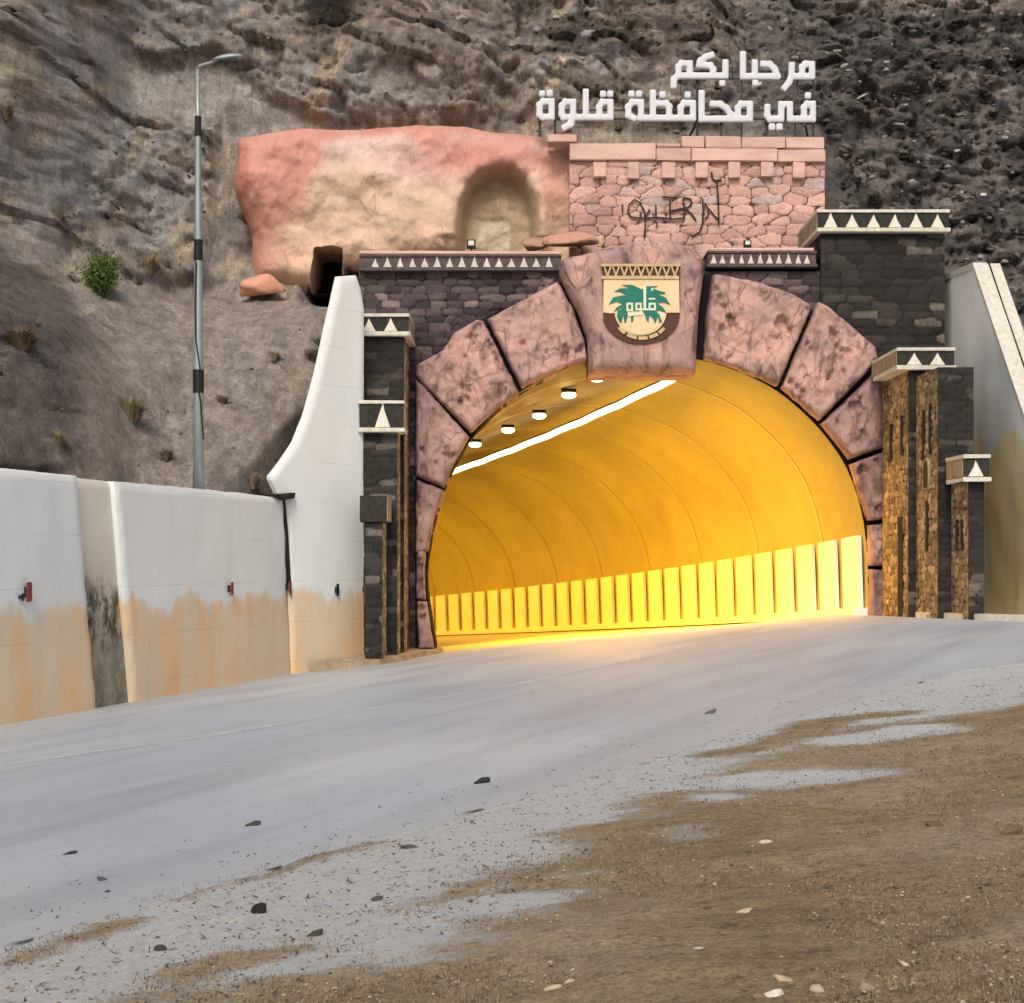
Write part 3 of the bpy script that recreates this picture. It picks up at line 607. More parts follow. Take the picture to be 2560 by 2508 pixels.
# ------------------------------------------------------------------ stone arch
def stone_disp(x, z, seed, w, h, amp, power=4, jit=.32):
    e, i, r = stones(x, z, w, h, seed, power, jit); return e, r
arch = thing('stone_arch', (3.4, 39.8, -1.8), 'big arch of rounded pink stones framing the tunnel mouth', 'arch')
def voussoir(name, pl, seed, Yf=39.45, res=.04, R_=.22, grey=0.0, lab=None):
    poly = [(px(u, 40), pz(v, 40)) for u, v in pl]; cx = np.mean([p[0] for p in poly]); cz = np.mean([p[1] for p in poly])
    base_ = sd_poly(poly); sd = lambda x, z: base_(x, z)-.0+.022*fbm(x*1.3, z*1.3, seed, 3)+.014*fbm(x*5, z*5, seed, 3)
    xs, zs = [p[0] for p in poly], [p[1] for p in poly]
    def dep(x, z, d):
        t = np.clip(d/R_, 0, 1); rim = .26*(1-np.sqrt(np.maximum(1-(1-t)**2, 0)))
        pit = sstep(.35, .6, fbm(x*2.1, z*1.5, seed*3.3, 4))*.18*t
        return Yf+rim+pit+.12*fbm(x*.9, z*.9, seed*1.7, 4)*t+.05*fbm(x*4, z*3, seed, 4, .6)*t+.04*ridged(x*1.4, z*1.2, seed*2.2, 3)*t
    at = lambda x, z, d: {'grey': np.clip(grey+.5*fbm(x*.6, z*.6, seed, 2)+.35*sstep(.25, 0, d), 0, .8)}
    o = relief(name, sd, (min(xs), max(xs), min(zs), max(zs)), res, dep, 41.1, MAT_ARCH, arch, attr=at)
    if lab: o['label'] = lab
    return o
V_ = [[(1042, 1380), (1042, 1198), (1110, 1226), (1084, 1312), (1070, 1378)], [(1043, 1498), (1043, 1372), (1067, 1374), (1062, 1423), (1066, 1500)], [(1046, 1622), (1045, 1502), (1068, 1503), (1088, 1622)],
      [(1041, 1194), (1041, 951), (1058, 966), (1174, 1094), (1126, 1180), (1110, 1220)],
      [(1042, 945), (1042, 916), (1109, 878), (1137, 838), (1192, 803), (1210, 806), (1250, 890), (1298, 984), (1244, 1022), (1177, 1086)],
      [(1216, 802), (1391, 709), (1402, 722), (1430, 772), (1458, 846), (1468, 903), (1411, 920), (1318, 966), (1304, 975), (1258, 882)],
      [(1758, 900), (1764, 790), (1779, 692), (1790, 690), (1900, 712), (1960, 733), (2019, 764), (2022, 780), (1940, 968), (1843, 926)],
      [(1950, 972), (2026, 790), (2040, 757), (2060, 768), (2184, 872), (2186, 900), (2168, 926), (2044, 1054)],
      [(2050, 1062), (2180, 936), (2202, 960), (2202, 1120), (2118, 1150)], [(2119, 1162), (2204, 1133), (2212, 1298), (2166, 1304), (2152, 1263)],
      [(2166, 1314), (2212, 1307), (2214, 1414), (2170, 1414)], [(2170, 1424), (2214, 1424), (2218, 1545), (2170, 1545)]]
for k, pl in enumerate(V_): voussoir('arch_stone', pl, k+2, grey=.25 if k in (0, 1, 2, 3, 8, 9, 10, 11) else .05, Yf=39.5, R_=.12 if k > 2 and k < 10 else .08)
KP = [(1400, 651), (1407, 640), (1460, 628), (1514, 615), (1560, 602), (1607, 593), (1674, 592), (1714, 605), (1755, 630), (1768, 648), (1765, 675), (1752, 774), (1747, 854), (1744, 930), (1476, 930), (1470, 841), (1447, 774), (1420, 726), (1401, 680)]
Yk = 39.15
kpoly = [(px(u, Yk), pz(v, Yk)) for u, v in KP]; kb = sd_poly(kpoly)
def kdep(x, z, d):
    t = np.clip(d/.3, 0, 1); rim = .5*(1-np.sqrt(np.maximum(1-(1-t)**2, 0)))
    cx = px(1602, Yk); flat = np.exp(-((x-cx)/.98)**8-((z-pz(765, Yk))/1.35)**8)
    return Yk+rim+(.07*fbm(x*1.2, z*1.2, 4, 4)+sstep(.5, .8, fbm(x*2, z*2, 9, 4))*.1)*t*(1-flat)+.015*fbm(x*5, z*5, 2, 2)*(1-flat)
relief('keystone', kb, (min(p[0] for p in kpoly), max(p[0] for p in kpoly), min(p[1] for p in kpoly), max(p[1] for p in kpoly)), .045, kdep, 41.1, MAT_ARCH, arch, attr=lambda x, z, d: {'grey': np.clip(.25+.4*fbm(x, z, 1, 3), 0, .8)})
# dark mortar behind the joints of the arch
mb = MB(); ring_o = [(1038, 1650), (1038, 930), (1200, 800), (1400, 705), (1600, 640), (1780, 690), (2000, 755), (2190, 890), (2205, 1100), (2222, 1560)]
RO = resample([(px(u, 40), pz(v, 40)) for u, v in ring_o], 60); RI = resample([(a, b) for a, b in A0], 60)
v = []; f = []
for i in range(60):
    v += [(RI[i][0], 39.98, RI[i][1]), (RI[i][0], 41.0, RI[i][1]), (RO[i][0], 39.98, RO[i][1])]
    if i: n = 3*(i-1); f += [(n, n+3, n+4, n+1), (n, n+2, n+5, n+3)]
mb.add(v, f); mb.build('joint_backing', MAT_JOINT, arch)
# ------------------------------------------------------------------ emblem on the keystone
Ye = Yk-.02
def E(x, y): return (px(1380+.2676*x, Ye), pz(560+.2676*y, Ye))
def plate(name, polys, d0, d1, mat, par):
    mb = MB()
    for p in polys: mb.prism([E(*q) for q in p], Ye-d0, Ye-d1, front)
    return mb.build(name, mat, par)
emb = thing('emblem', (*E(830, 1120)[:1], Ye, E(830, 1120)[1]), 'shield emblem with green palm and zigzag band on the keystone', 'emblem')
def arc(cx, cy, rx, ry, a0, a1, n=16): return [(cx+rx*math.cos(R(a0+(a1-a0)*k/n)), cy+ry*math.sin(R(a0+(a1-a0)*k/n))) for k in range(n+1)]
plate('shield', [[(470, 380), (1198, 380), (1192, 860)]+arc(835, 860, 355, 262, 0, 180, 24)], .03, -.1, MAT_BROWN, emb)
plate('cream_field', [[(482, 500), (1184, 500), (1190, 832), (1068, 832)]+arc(826, 820, 242, 225, 4, 176, 20)+[(545, 838), (478, 828)]], .055, .02, MAT_CREAM, emb)
plate('pale_ring', [[(600, 835), (1050, 835)]+arc(826, 835, 225, 95, 0, 180, 14)], .062, .05, MAT_PALE, emb)
plate('lower_cream', [arc(826, 905, 175, 130, 0, 360, 24)[:-1]], .069, .055, MAT_CREAM, emb)
plate('zigzag_band', [[(455, 378), (1196, 378), (1196, 402), (455, 402)], [(462, 490), (1180, 490), (1180, 520), (462, 520)]], .085, .03, MAT_GOLD, emb)
zz = []
for k in range(9):
    x0 = 478+k*78.5
    zz += [[(x0, 400), (x0+16, 400), (x0+47, 490), (x0+31, 490)], [(x0+62, 402), (x0+78, 402), (x0+47.5, 490), (x0+31.5, 490)]]
mbz = MB()
for i, p in enumerate(zz): mbz.prism([E(*q) for q in p], Ye-.074-.003*(i % 2), Ye-.03, front)
mbz.build('zigzag', MAT_GOLD, emb)
palm = [[(650, 575), (740, 573), (800, 596), (835, 616), (880, 588), (988, 583), (938, 602), (990, 628), (1058, 644), (1050, 658), (985, 660), (1060, 692), (1102, 758), (1040, 737), (980, 742), (1035, 785), (1066, 832), (1000, 812), (960, 818), (700, 820), (640, 790), (575, 826), (600, 785), (660, 752), (600, 730), (530, 757), (568, 692), (640, 674), (690, 672), (640, 640), (580, 635), (640, 605), (728, 606), (690, 590)]]
plate('palm_crown', palm, .075, .05, MAT_GREEN, emb)
plate('palm_frond', [[(612, 812), (660, 800), (700, 815), (706, 865), (690, 930), (674, 925), (664, 860), (645, 930), (626, 915), (606, 865)], [(845, 815), (960, 812), (1000, 848), (1024, 922), (1002, 924), (985, 872), (962, 938), (938, 885), (905, 862), (902, 924), (884, 915), (868, 862)], [(733, 862), (760, 862), (756, 920), (738, 920)]], .080, .05, MAT_GREEN, emb)
def fr_(x0, y0, x1, y1, t=16): return [[(x0, y0), (x1, y0), (x1, y0+t), (x0, y0+t)], [(x0, y1-t), (x1, y1-t), (x1, y1), (x0, y1)], [(x0, y0+t), (x0+t, y0+t), (x0+t, y1-t), (x0, y1-t)], [(x1-t, y0+t), (x1, y0+t), (x1, y1-t), (x1-t, y1-t)]]
plate('lettering', fr_(693, 742, 755, 820, 18)+fr_(777, 742, 836, 812, 17)+fr_(900, 742, 968, 812, 18)+[[(852, 592), (876, 592), (876, 794), (852, 794)], [(838, 795), (899, 795), (899, 813), (838, 813)], [(900, 697), (962, 697), (962, 712), (900, 712)], [(818, 815), (838, 815), (842, 856), (712, 868), (708, 836), (815, 836)], [(926, 604), (942, 604), (942, 630), (926, 630)]], .092, .06, MAT_PALE, emb)
seg = []
for a0, a1 in ((14, 32), (36, 58), (62, 84), (88, 112), (118, 140)):
    seg.append(arc(838, 850, 268, 236, 22+a0*.9, 22+a1*.9, 5)+arc(838, 850, 236, 204, 22+a1*.9, 22+a0*.9, 5))
plate('ring_segments', seg, .066, .03, MAT_GOLD, emb)
# ------------------------------------------------------------------ dark facade wall with its frieze
def walls(name, sd, bb, Yf, back, mat, parent, w, h, seed, res=.045, amp=.045, fr=front, power=7, jit=.16, rim=.05):
    def calc(x, z): return stones(x, z, w, h, seed, power, jit)
    def dep(x, z, d):
        e, i, r = calc(x, z); return Yf+(amp*(1-sstep(0, .12, e))-(r[:, 1]-.5)*amp*.9+.015*fbm(x*3, z*3, seed, 3))*sstep(0, .07, d)
    def at(x, z, d):
        e, i, r = calc(x, z); return {'joint': e, 'rnd': r[:, 0]}
    return relief(name, sd, bb, res, dep, back, mat, parent, fr=fr, attr=at)
fac = thing('facade_wall', (3, 40.5, -1.9), 'dark coursed stone wall of the tunnel front with a triangle frieze on top', 'wall')
hole = sd_poly([(a*1.0, b) for a, b in [(px(u, 40), pz(v, 40)) for u, v in [(1045, 1700), (1045, 1190), (1110, 1100), (1250, 960), (1400, 880), (1605, 840), (1800, 880), (1960, 930), (2100, 1050), (2185, 1200), (2190, 1700)]]])
bx = sd_poly(ubox(px(896, 40), px(2100, 40), -2.6, pz(676, 40)))
walls('stone_face', lambda x, z: np.minimum(bx(x, z), -hole(x, z)), (px(896, 40), px(2100, 40), -2.6, pz(676, 40)), 40.15, 41.2, MAT_DARK, fac, .44, .185, 3, res=.036, amp=.045)
def frieze(par, x0, x1, yf, z0, z1, tri, top=.05, bot=.07, proud=.04, mats=(MAT_CAP, MAT_OFFWHITE), depth=.5, trih=None, triw=.2, trimat=None):
    mb = MB(); mb.box(x0, x1, yf, yf+depth, z0, z1); mb.build('band', mats[0], par)
    mb = MB(); mb.box(x0-.03, x1+.03, yf-proud-.02, yf+depth*.9, z0-.003, z0+bot, .012, .006); mb.build('lower_ledge', mats[1], par); mb = MB(); mb.box(x0-.02, x1+.02, yf-proud, yf+depth*.95, z1-top, z1+.004, .01, .006); mb.build('upper_ledge', mats[1], par)
    zb = z0+bot+.015; zt = trih or z1-top-.01
    for x in tri:
        k = random.uniform(.88, 1.06); s = random.uniform(-.02, .02); h = zb+(zt-zb)*k
        mb = MB(); mb.prism([(x-triw/2+s, zb), (x+triw/2, zb), (x+triw*.16, zb+(h-zb)*.62), (x+s, h), (x-triw*.17, zb+(h-zb)*.6)], yf-.03, yf+.02, front); mb.build('triangle', trimat or MAT_TRI, par)
YF = 40.0
zf0, zf1 = pz(677, YF), pz(637, YF)
frieze(fac, px(900, YF), px(1402, YF), YF, zf0, zf1, [px(u, YF) for u in range(938, 1400, 31)], mats=(MAT_BANDBROWN, MAT_BANDBROWN), triw=.19, trimat=MAT_OFFWHITE, depth=1.2)
frieze(fac, px(1770, YF), px(2040, YF), YF, pz(668, YF), pz(628, YF), [px(u, YF) for u in (1784, 1806, 1830, 1853, 1877, 1900, 1924, 1947, 1971, 1995, 2017)], mats=(MAT_BANDBROWN, MAT_BANDBROWN), triw=.15, trimat=MAT_OFFWHITE, depth=1.2)
mb = MB(); mb.box(px(900, YF)-.02, px(1400, YF), YF+.02, YF+1.7, zf1+.008, zf1+.1, .02, .01); mb.box(px(1775, YF), px(2035, YF), YF+.02, YF+1.7, pz(628, YF)+.008, pz(628, YF)+.08, .02, .01); mb.build('coping', MAT_DRESSED, fac)
# ------------------------------------------------------------------ towers
def tower(label, x0, x1, yf, yb, ztop, side, seed, group, mat=MAT_BLACK, w=.5, h=.17, tanside=True, zb=None, cat='tower'):
    """square stone tower; side=+1 shows its right flank, -1 its left one"""
    zb = float(gz((x0+x1)/2, yf))-.15 if zb is None else zb
    t = thing('stone_tower', ((x0+x1)/2, (yf+yb)/2, zb+.1), label, cat, group)
    cx0 = x0+.05 if tanside else 9.3
    mb = MB(); mb.box(cx0, x1-.05, yf+.07, yb, zb, ztop-.01)
    if not tanside: mb.box(x0+.05, cx0-.002, yf+.07, yb, pz(840, 40), ztop-.01)
    mb.build('core', MAT_JOINT, t)
    bxx = sd_poly(ubox(x0, x1, zb, ztop)); clip = (lambda x, z: np.minimum(bxx(x, z), -hole(x, z))) if not tanside else bxx
    walls('front_face', clip, (x0, x1, zb, ztop), yf, yf+.12, mat, t, w, h, seed, res=.04, amp=.03)
    if side > 0: fr = frame((x1, 0), (0, 1), (-1, 0)); bb = (yf+.075, yb, zb if tanside else ztop-1.2, ztop)
    else: fr = frame((x0, 0), (0, -1), (1, 0)); bb = (-yb, -yf-.075, zb if tanside else ztop-1.2, ztop)
    if tanside: walls('flank', sd_poly(ubox(*bb)), bb, -.012, .1, MAT_TANST, t, .34, .15, seed+5, res=.04, amp=.022, fr=fr, power=4, jit=.3)
    else: walls('flank', sd_poly(ubox(*bb)), bb, 0, .1, mat, t, w, h, seed+1, res=.05, amp=.03, fr=fr)
    return t
gl, grr = 'stone towers left of the tunnel mouth', 'stone towers right of the tunnel mouth'
def cap(t, x0, x1, yf, yb, z0, z1, tri, triw, side, plain=False):
    if plain:
        mb = MB(); mb.box(x0, x1, yf, yb, z0, z1, .02, .01); mb.build('cap', MAT_CAP, t)
        mb = MB(); xs_ = x1 if side > 0 else x0-.02; mb.box(xs_, xs_+.02, yf+.02, yb, z0+.02, z1-.02); mb.build('cap_flank', MAT_TAN, t); return
    frieze(t, x0, x1, yf, z0, z1, tri, triw=triw, depth=yb-yf, top=.07, bot=.09)
    # plain plastered flank of the cap
    mb = MB()
    if side > 0: mb.box(x1+.002, x1+.02, yf+.05, yb-.1, z0+.1, z1-.08)
    else: mb.box(x0-.02, x0-.002, yf+.05, yb-.1, z0+.1, z1-.08)
    mb.build('cap_flank', MAT_TAN, t)
t = tower('tallest dark stone tower left of the arch, two triangles on its cap', px(903, 38.2), -2.53, 38.2, 40.3, 5.24, 1, 21, gl)
cap(t, px(897, 38.1), -2.41, 38.05, 40.4, 5.23, pz(785, 38.05), [px(923, 38.05), px(977, 38.05)], .3, 1)
t = tower('middle dark stone tower left of the arch, single triangle on its cap', px(907, 37.2), -2.62, 37.2, 38.1, 2.96, 1, 25, gl)
cap(t, px(899, 37.1), -2.46, 37.05, 38.02, pz(1080, 37.05), pz(1002, 37.05), [px(956, 37.05)], .36, 1)
t = tower('lowest dark stone tower beside the white wing wall, plain cap', px(913, 36), px(955, 36), 36, 37.1, .82, 1, 29, gl)
cap(t, px(901, 36), px(967, 35.9), 35.9, 37.02, pz(1305, 35.9), pz(1240, 35.9), [], .3, 1, plain=True)
t = tower('wide dark stone tower behind the arch, six white triangles on top', px(2052, 40.02), px(2362, 40.02), 40.02, 42.6, pz(577, 40), -1, 33, grr, w=.62, h=.2, tanside=False, zb=-1.6)
cap(t, px(2045, 39.85), px(2372, 39.85), 39.85, 42.6, pz(580, 39.85), pz(525, 39.85), [px(u, 39.85) for u in (2076, 2130, 2183, 2236, 2290, 2343)], .33, -1)
def opening(t, fr, a0, a1, z0, z1, deep=.03, name='doorway'):
    mb = MB(); mb.prism(ubox(a0, a1, z0, z1), -deep, .05, fr); return mb.build(name, MAT_CAVE, t)
def flank_frame(x0): return frame((x0, 0), (0, -1), (1, 0))
def relief_arch(t, fr, a, z0, wd, h, name='blind_arch'):
    """thin raised arch outline on a flank"""
    out = [(a-wd/2, z0), (a+wd/2, z0), (a+wd/2, z0+h*.6)]+[(a+wd/2*math.cos(R(q)), z0+h*.6+h*.4*math.sin(R(q))) for q in range(15, 180, 15)]+[(a-wd/2, z0+h*.6)]
    mb = MB(); mb.prism(out, -.05, .02, fr); mb.build(name, MAT_TAN, t)
    i = .72; mb = MB(); inn = [(a+(p-a)*i, z0+.03+(q-z0)*.86) for p, q in out]; mb.prism(inn, -.056, .0, fr); return mb.build('window', MAT_CAP, t)
t = tower('tall tower right of the arch, ochre flank with a narrow black doorway', 8.95, 9.3, 36.8, 39.35, 4.33, -1, 41, grr)
cap(t, 8.66, 9.93, 36.65, 39.3, pz(924, 36.65), pz(870, 36.65), [px(2285, 36.65), px(2343, 36.65)], .34, -1)
ff = flank_frame(8.95); opening(t, ff, -37.75, -37.3, -1.3, 1.0); opening(t, ff, -38.6, -38.35, 2.3, 3.2, name='window'); opening(t, ff, -37.5, -37.3, 2.4, 3.3, name='window')
t = tower('dark block tower between the two capped towers, ochre left flank', 9.12, px(2434, 34.9), 34.9, 36.78, pz(918, 34.9), -1, 45, grr, w=.6, h=.14)
ff = flank_frame(9.12); opening(t, ff, -35.9, -35.7, .2, 1.3, name='window'); opening(t, ff, -36.2, -36.02, 2.2, 3.3, name='window'); opening(t, ff, -35.62, -35.46, 2.3, 3.4, name='window')
relief_arch(t, ff, -35.8, 1.9-.35, .5, .7)
t = tower('small tower beside the right wing wall, one triangle on its cap', 9.4, px(2460, 33.55), 33.55, 34.88, 1.7, -1, 49, grr)
cap(t, 9.25, px(2473, 33.4), 33.4, 34.8, pz(1204, 33.4), pz(1137, 33.4), [px(2440, 33.4)], .29, -1)
ff = flank_frame(9.4); opening(t, ff, -34.5, -34.36, .2, .85, name='window'); opening(t, ff, -34.1, -33.96, .2, .85, name='window')
# ------------------------------------------------------------------ left retaining walls (one line along the road)
WO = (-7.87, 25.07); WA = (.2852, .9585); WN = (-.9585, .2852); wfr = frame(WO, WA, WN)
WO2 = (px(714, 35.2), 35.2); _e = (px(918, 37.3), 37.3); _l = math.hypot(_e[0]-WO2[0], _e[1]-WO2[1]); WA2 = ((_e[0]-WO2[0])/_l, (_e[1]-WO2[1])/_l); WN2 = (-WA2[1], WA2[0]); wfr2 = frame(WO2, WA2, WN2)
def W2_(u, v):
    k = (u-CU)/F; t_ = (k*WO2[1]-WO2[0])/(WA2[0]-k*WA2[1]); return (t_, (HV-v)/F*(WO2[1]+WA2[1]*t_))
def W(u, v, dn=0.0):
    """point of the wall plane (set back by dn) in wall coordinates"""
    k = (u-CU)/F; ox, oy = WO[0]+WN[0]*dn, WO[1]+WN[1]*dn
    t_ = (k*oy-ox)/(WA[0]-k*WA[1]); Yt = oy+WA[1]*t_; return (t_, (HV-v)/F*Yt)
def wallpiece(name, pl, label, cat, mat, dn=0.0, thick=.6, amp=.02, extra=None, res=.09, base=None, group=None, fr=None):
    fr = fr or wfr
    poly = [W(u, v, dn) for u, v in pl] if extra is None else extra
    xs, zs = [p[0] for p in poly], [p[1] for p in poly]; b0 = sd_poly(poly)
    sd = lambda x, z: b0(x, z)+.012*fbm(x*1.5, z*1.5, 3, 3)
    bs = fr(np.mean(xs), dn+.3, min(zs)+.3)
    t = thing(name, bs, label, cat, group)
    relief('wall_face', sd, (min(xs), max(xs), min(zs), max(zs)), res, lambda x, z, d: dn+amp*fbm(x*.5, z*.5, 1, 3)+.05*(1-sstep(0, .06, d)), dn+thick, mat, t, fr=fr)
    return t
zb = -3.0
a_ = W(197, 1190); b_ = W(245, 1775)
w1 = wallpiece('retaining_wall', None, 'white and tan painted concrete wall at the far left edge', 'wall', MAT_WHITE, extra=[(-30, zb), (b_[0]+.02, zb), b_, a_, (-1, 1.43), (-30, 1.5)], group='white retaining walls along the road', res=.12)
a0_, a1_ = W(290, 1203), W(712, 1245); b0_, b1_ = W(337, 1765), W(731, 1700)
w2 = wallpiece('retaining_wall', None, 'white and tan painted wall below the street lamp pole', 'wall', MAT_WHITE, extra=[(b0_[0], zb), (b1_[0], zb), b1_, a1_, ((a0_[0]+a1_[0])/2, 1.37), a0_, b0_], group='white retaining walls along the road')
w0 = wallpiece('retaining_wall', None, 'recessed bare concrete strip with black mould between the white walls', 'wall', MAT_DIRTY, dn=.13, extra=[(a_[0]-.3, zb), (b0_[0]+.5, zb), (a0_[0]+.5, 1.36), (a_[0]-.3, 1.39)], thick=.4)
wing_px = [(738, 1900), (731, 1700), (716, 1252), (700, 1240), (681, 1200), (679, 1192), (712, 1150), (742, 1105), (768, 1040), (792, 955), (812, 865), (832, 775), (851, 690), (894, 688), (906, 722), (913, 770), (915, 1240), (922, 1350), (936, 1650), (940, 1900)]
w3 = wallpiece('wing_wall', None, 'tall white wing wall with a concave sloping edge left of the towers', 'wall', MAT_WHITE, amp=.012, dn=0, thick=.17, extra=[W2_(*p) for p in wing_px], fr=wfr2)
# joint between the walls, drain pipe stain, reflectors
mb = MB(); jp = [W(708, 1246), W(716, 1330), W(722, 1440), W(728, 1500)]
mb.prism([(a-.035, b) for a, b in jp]+[(a+.03, b) for a, b in jp[::-1]], -.03, .1, wfr); o = mb.build('wall_joint', MAT_BLACKPAINT, w2)
p_ = wfr(*[W(700, 1238)[0], .2, W(700, 1238)[1]])
mb = MB(); mb.prism([W(683, 1237), W(724, 1232), W(722, 1246), W(700, 1250)], -.14, .3, wfr); mb.build('drain_lip', MAT_CAP, w2)
for i, (u, v_, wd, h_, lb, m_) in enumerate([(62, 1480, .13, .32, 'square red roadside reflector on the far left white wall', MAT_RUST), (571, 1472, .1, .27, 'red roadside reflector on the wall below the street lamp', MAT_RUST), (717, 1468, .12, .24, 'red roadside reflector at the dark joint between two white walls', MAT_RUST), (909, 1474, .13, .23, 'red roadside reflector at the right end of the wing wall', MAT_RUST), (838, 1475, .07, .28, 'dark roadside reflector in the middle of the wing wall', MAT_SIGNSIDE), (46, 1493, .05, .12, 'small black fitting beside the far left reflector', MAT_SIGNSIDE)]):
    a, z = W(u, v_); fq = wfr
    if u > 800: a, z = W2_(u, v_); fq = wfr2
    mb = MB(); bs = fq(a, 0, z-h_/2)
    t = thing('reflector', bs, lb, 'reflector', 'reflectors along the left wall')
    mb.prism([(a-wd/2, z-h_/2), (a+wd/2, z-h_*.45), (a+wd/2, z+h_*.42), (a+wd*.2, z+h_/2), (a-wd/2, z+h_*.46)], -.09, -.07, fq); mb.build('reflector_plate', m_, t)
    mb = MB(); mb.prism([(a-wd/4, z-h_/4), (a+wd/4, z-h_/4), (a+wd/4, z+h_/4), (a-wd/4, z+h_/4)], -.069, .06, fq); mb.build('bracket', MAT_SIGNSIDE, t)
# right wing wall
rw = thing('wing_wall', (11.05, 36.5, -1.2), 'grey white wing wall with broad sloping coping at the right edge', 'wall')
pr = [(42.6, -2), (42.6, 7.1), (40.4, 7.05), (38.2, 6.92), (35.2, 3.85), (34.2, 2.85), (30.4, -1.0), (30.4, -2)]
fr_l = frame((10.8, 0), (0, -1), (1, 0)); sdw = sd_poly([(-a, b) for a, b in pr])
relief('wall_face', sdw, (-42.6, -30.4, -2, 7.1), .1, lambda x, z, d: .02*fbm(x*.6, z*.6, 3, 3)+.02*(1-sstep(0, .05, d)), .42, MAT_WHITE_R, rw, fr=fr_l)
mb = MB(); tp = [(42.6, 7.1), (40.4, 7.05), (38.2, 6.92), (35.2, 3.85), (34.2, 2.85), (30.4, -1.0)]
def slab(mb, x0, x1, lo, hi, dy=0):
    v = []; f = []
    for y, z in tp: v += [(x0, y, z+lo), (x1, y, z+lo), (x1, y, z+hi), (x0, y, z+hi)]
    for i in range(len(tp)-1):
        n = 4*i; f += [(n+k, n+4+k, n+4+(k+1) % 4, n+(k+1) % 4) for k in range(4)]
    f += [(3, 2, 1, 0), tuple(4*(len(tp)-1)+k for k in range(4))]; mb.add(v, f)
slab(mb, 10.78, 11.12, -.1, .04); mb.build('coping', MAT_OFFWHITE, rw)
mb = MB(); slab(mb, 11.16, 11.42, -.3, .02); mb.build('back_coping', MAT_OFFWHITE, rw)
mb = MB(); mb.tube([(11.14+.02*math.sin(i), y, z+.05) for i, (y, z) in enumerate(tp)], .018, 6); mb.build('cable', MAT_SIGNSIDE, rw)
# low kerb under the right wall
kb_ = thing('kerb', (10.2, 33, -1.2), 'low pale kerb at the foot of the right wing wall', 'kerb')
mb = MB(); v = []
ks = [(9.0, 36.4), (9.3, 34.5), (9.6, 33.1), (10.35, 31.5), (10.7, 28), (11, 22), (11.4, 16)]; f = []
for i, (x, y) in enumerate(ks):
    g = float(gz(x, y)); v += [(x, y, g-.1), (x, y, g+.13), (x+.3, y+.05, g+.13), (x+.3, y+.05, g-.1)]
    if i: n = 4*(i-1); f += [(n+k, n+k+1, n+5+k, n+4+k) for k in range(3)]
mb.add(v, f); mb.build('kerb_stone', MAT_OFFWHITE, kb_)
kb2 = thing('kerb', (-2.7, 38, -2.3), 'low tan ledge at the foot of the left towers', 'kerb')
mb = MB(); v = []; f = []
for i, (x, y) in enumerate([(-3.5, 35.5), (-2.9, 35.9), (-2.45, 37), (-2.25, 38.5), (-1.85, 39.6), (-1.75, 41)]):
    g = float(gz(x, y)); v += [(x-.9, y+.1, g-.2), (x-.9, y+.1, g+.14), (x, y, g+.12), (x+.05, y, g-.1)]
    if i: n = 4*(i-1); f += [(n+k+1, n+k, n+4+k, n+5+k) for k in range(3)]
f.append((3, 2, 1, 0)); mb.add(v, [q[::-1] for q in f]); mb.build('ledge_stone', MAT_TAN, kb2)
# ------------------------------------------------------------------ painted pink rock
YP = 44.0
def Q(u, v): return (px(u, YP), pz(v, YP))
pk = [Q(*p) for p in [(585, 345), (600, 333), (640, 325), (740, 313), (885, 310), (940, 303), (1040, 298), (1160, 303), (1240, 315), (1330, 327), (1395, 335), (1446, 345), (1446, 668), (862, 668), (857, 690), (846, 722), (770, 726), (715, 722), (640, 715), (622, 700), (615, 640), (617, 580), (600, 530), (582, 480), (580, 440), (585, 400)]]
sp = sd_poly(pk); sdoor = sd_poly([Q(*p) for p in [(785, 613), (858, 620), (846, 760), (766, 760)]])
snic = sd_poly([Q(*p) for p in [(1143, 680), (1145, 590), (1152, 520), (1172, 470), (1200, 440), (1240, 425), (1280, 428), (1312, 452), (1330, 490), (1340, 540), (1338, 600), (1318, 680)]])
sdoor2 = sd_poly([Q(*p) for p in [(1192, 700), (1190, 534), (1277, 536), (1280, 700)]])
spk = lambda x, z: np.minimum(sp(x, z)+.03*fbm(x*1.5, z*1.5, 2, 3), -(sdoor(x, z)+.03*fbm(x*3, z*3, 6, 3)))
def dpk(x, z, d):
    t = np.clip(sp(x, z)/.75, 0, 1); rim = 1.1*(1-np.sqrt(np.maximum(1-(1-t)**2, 0)))
    xl = px(620, YP); bul = .35*np.exp(-((x-px(640, YP))/1.0)**2-((z-pz(430, YP))/1.1)**2)
    niche = .95*sstep(-.12, .22, snic(x, z)); dr = .1*sstep(0, .05, sdoor2(x, z))
    lip = -.22*np.exp(-((snic(x, z)+.25)/.25)**2)*(z > pz(600, YP))
    fold = .25*sstep(px(840, YP), px(780, YP), x)*sstep(pz(480, YP), pz(600, YP), z)
    return 43.7+rim*(x < px(1380, YP))*1.0-bul+niche+dr+lip+fold+.22*fbm(x*.45, z*.6, 5, 3)+.08*fbm(x*1.8, z*1.4, 7, 5, .6)+.05*ridged(x*.9, z*.7, 5.5, 4)*sstep(0, .3, sp(x, z))+.018*fbm(x*6, z*6, 2, 3)
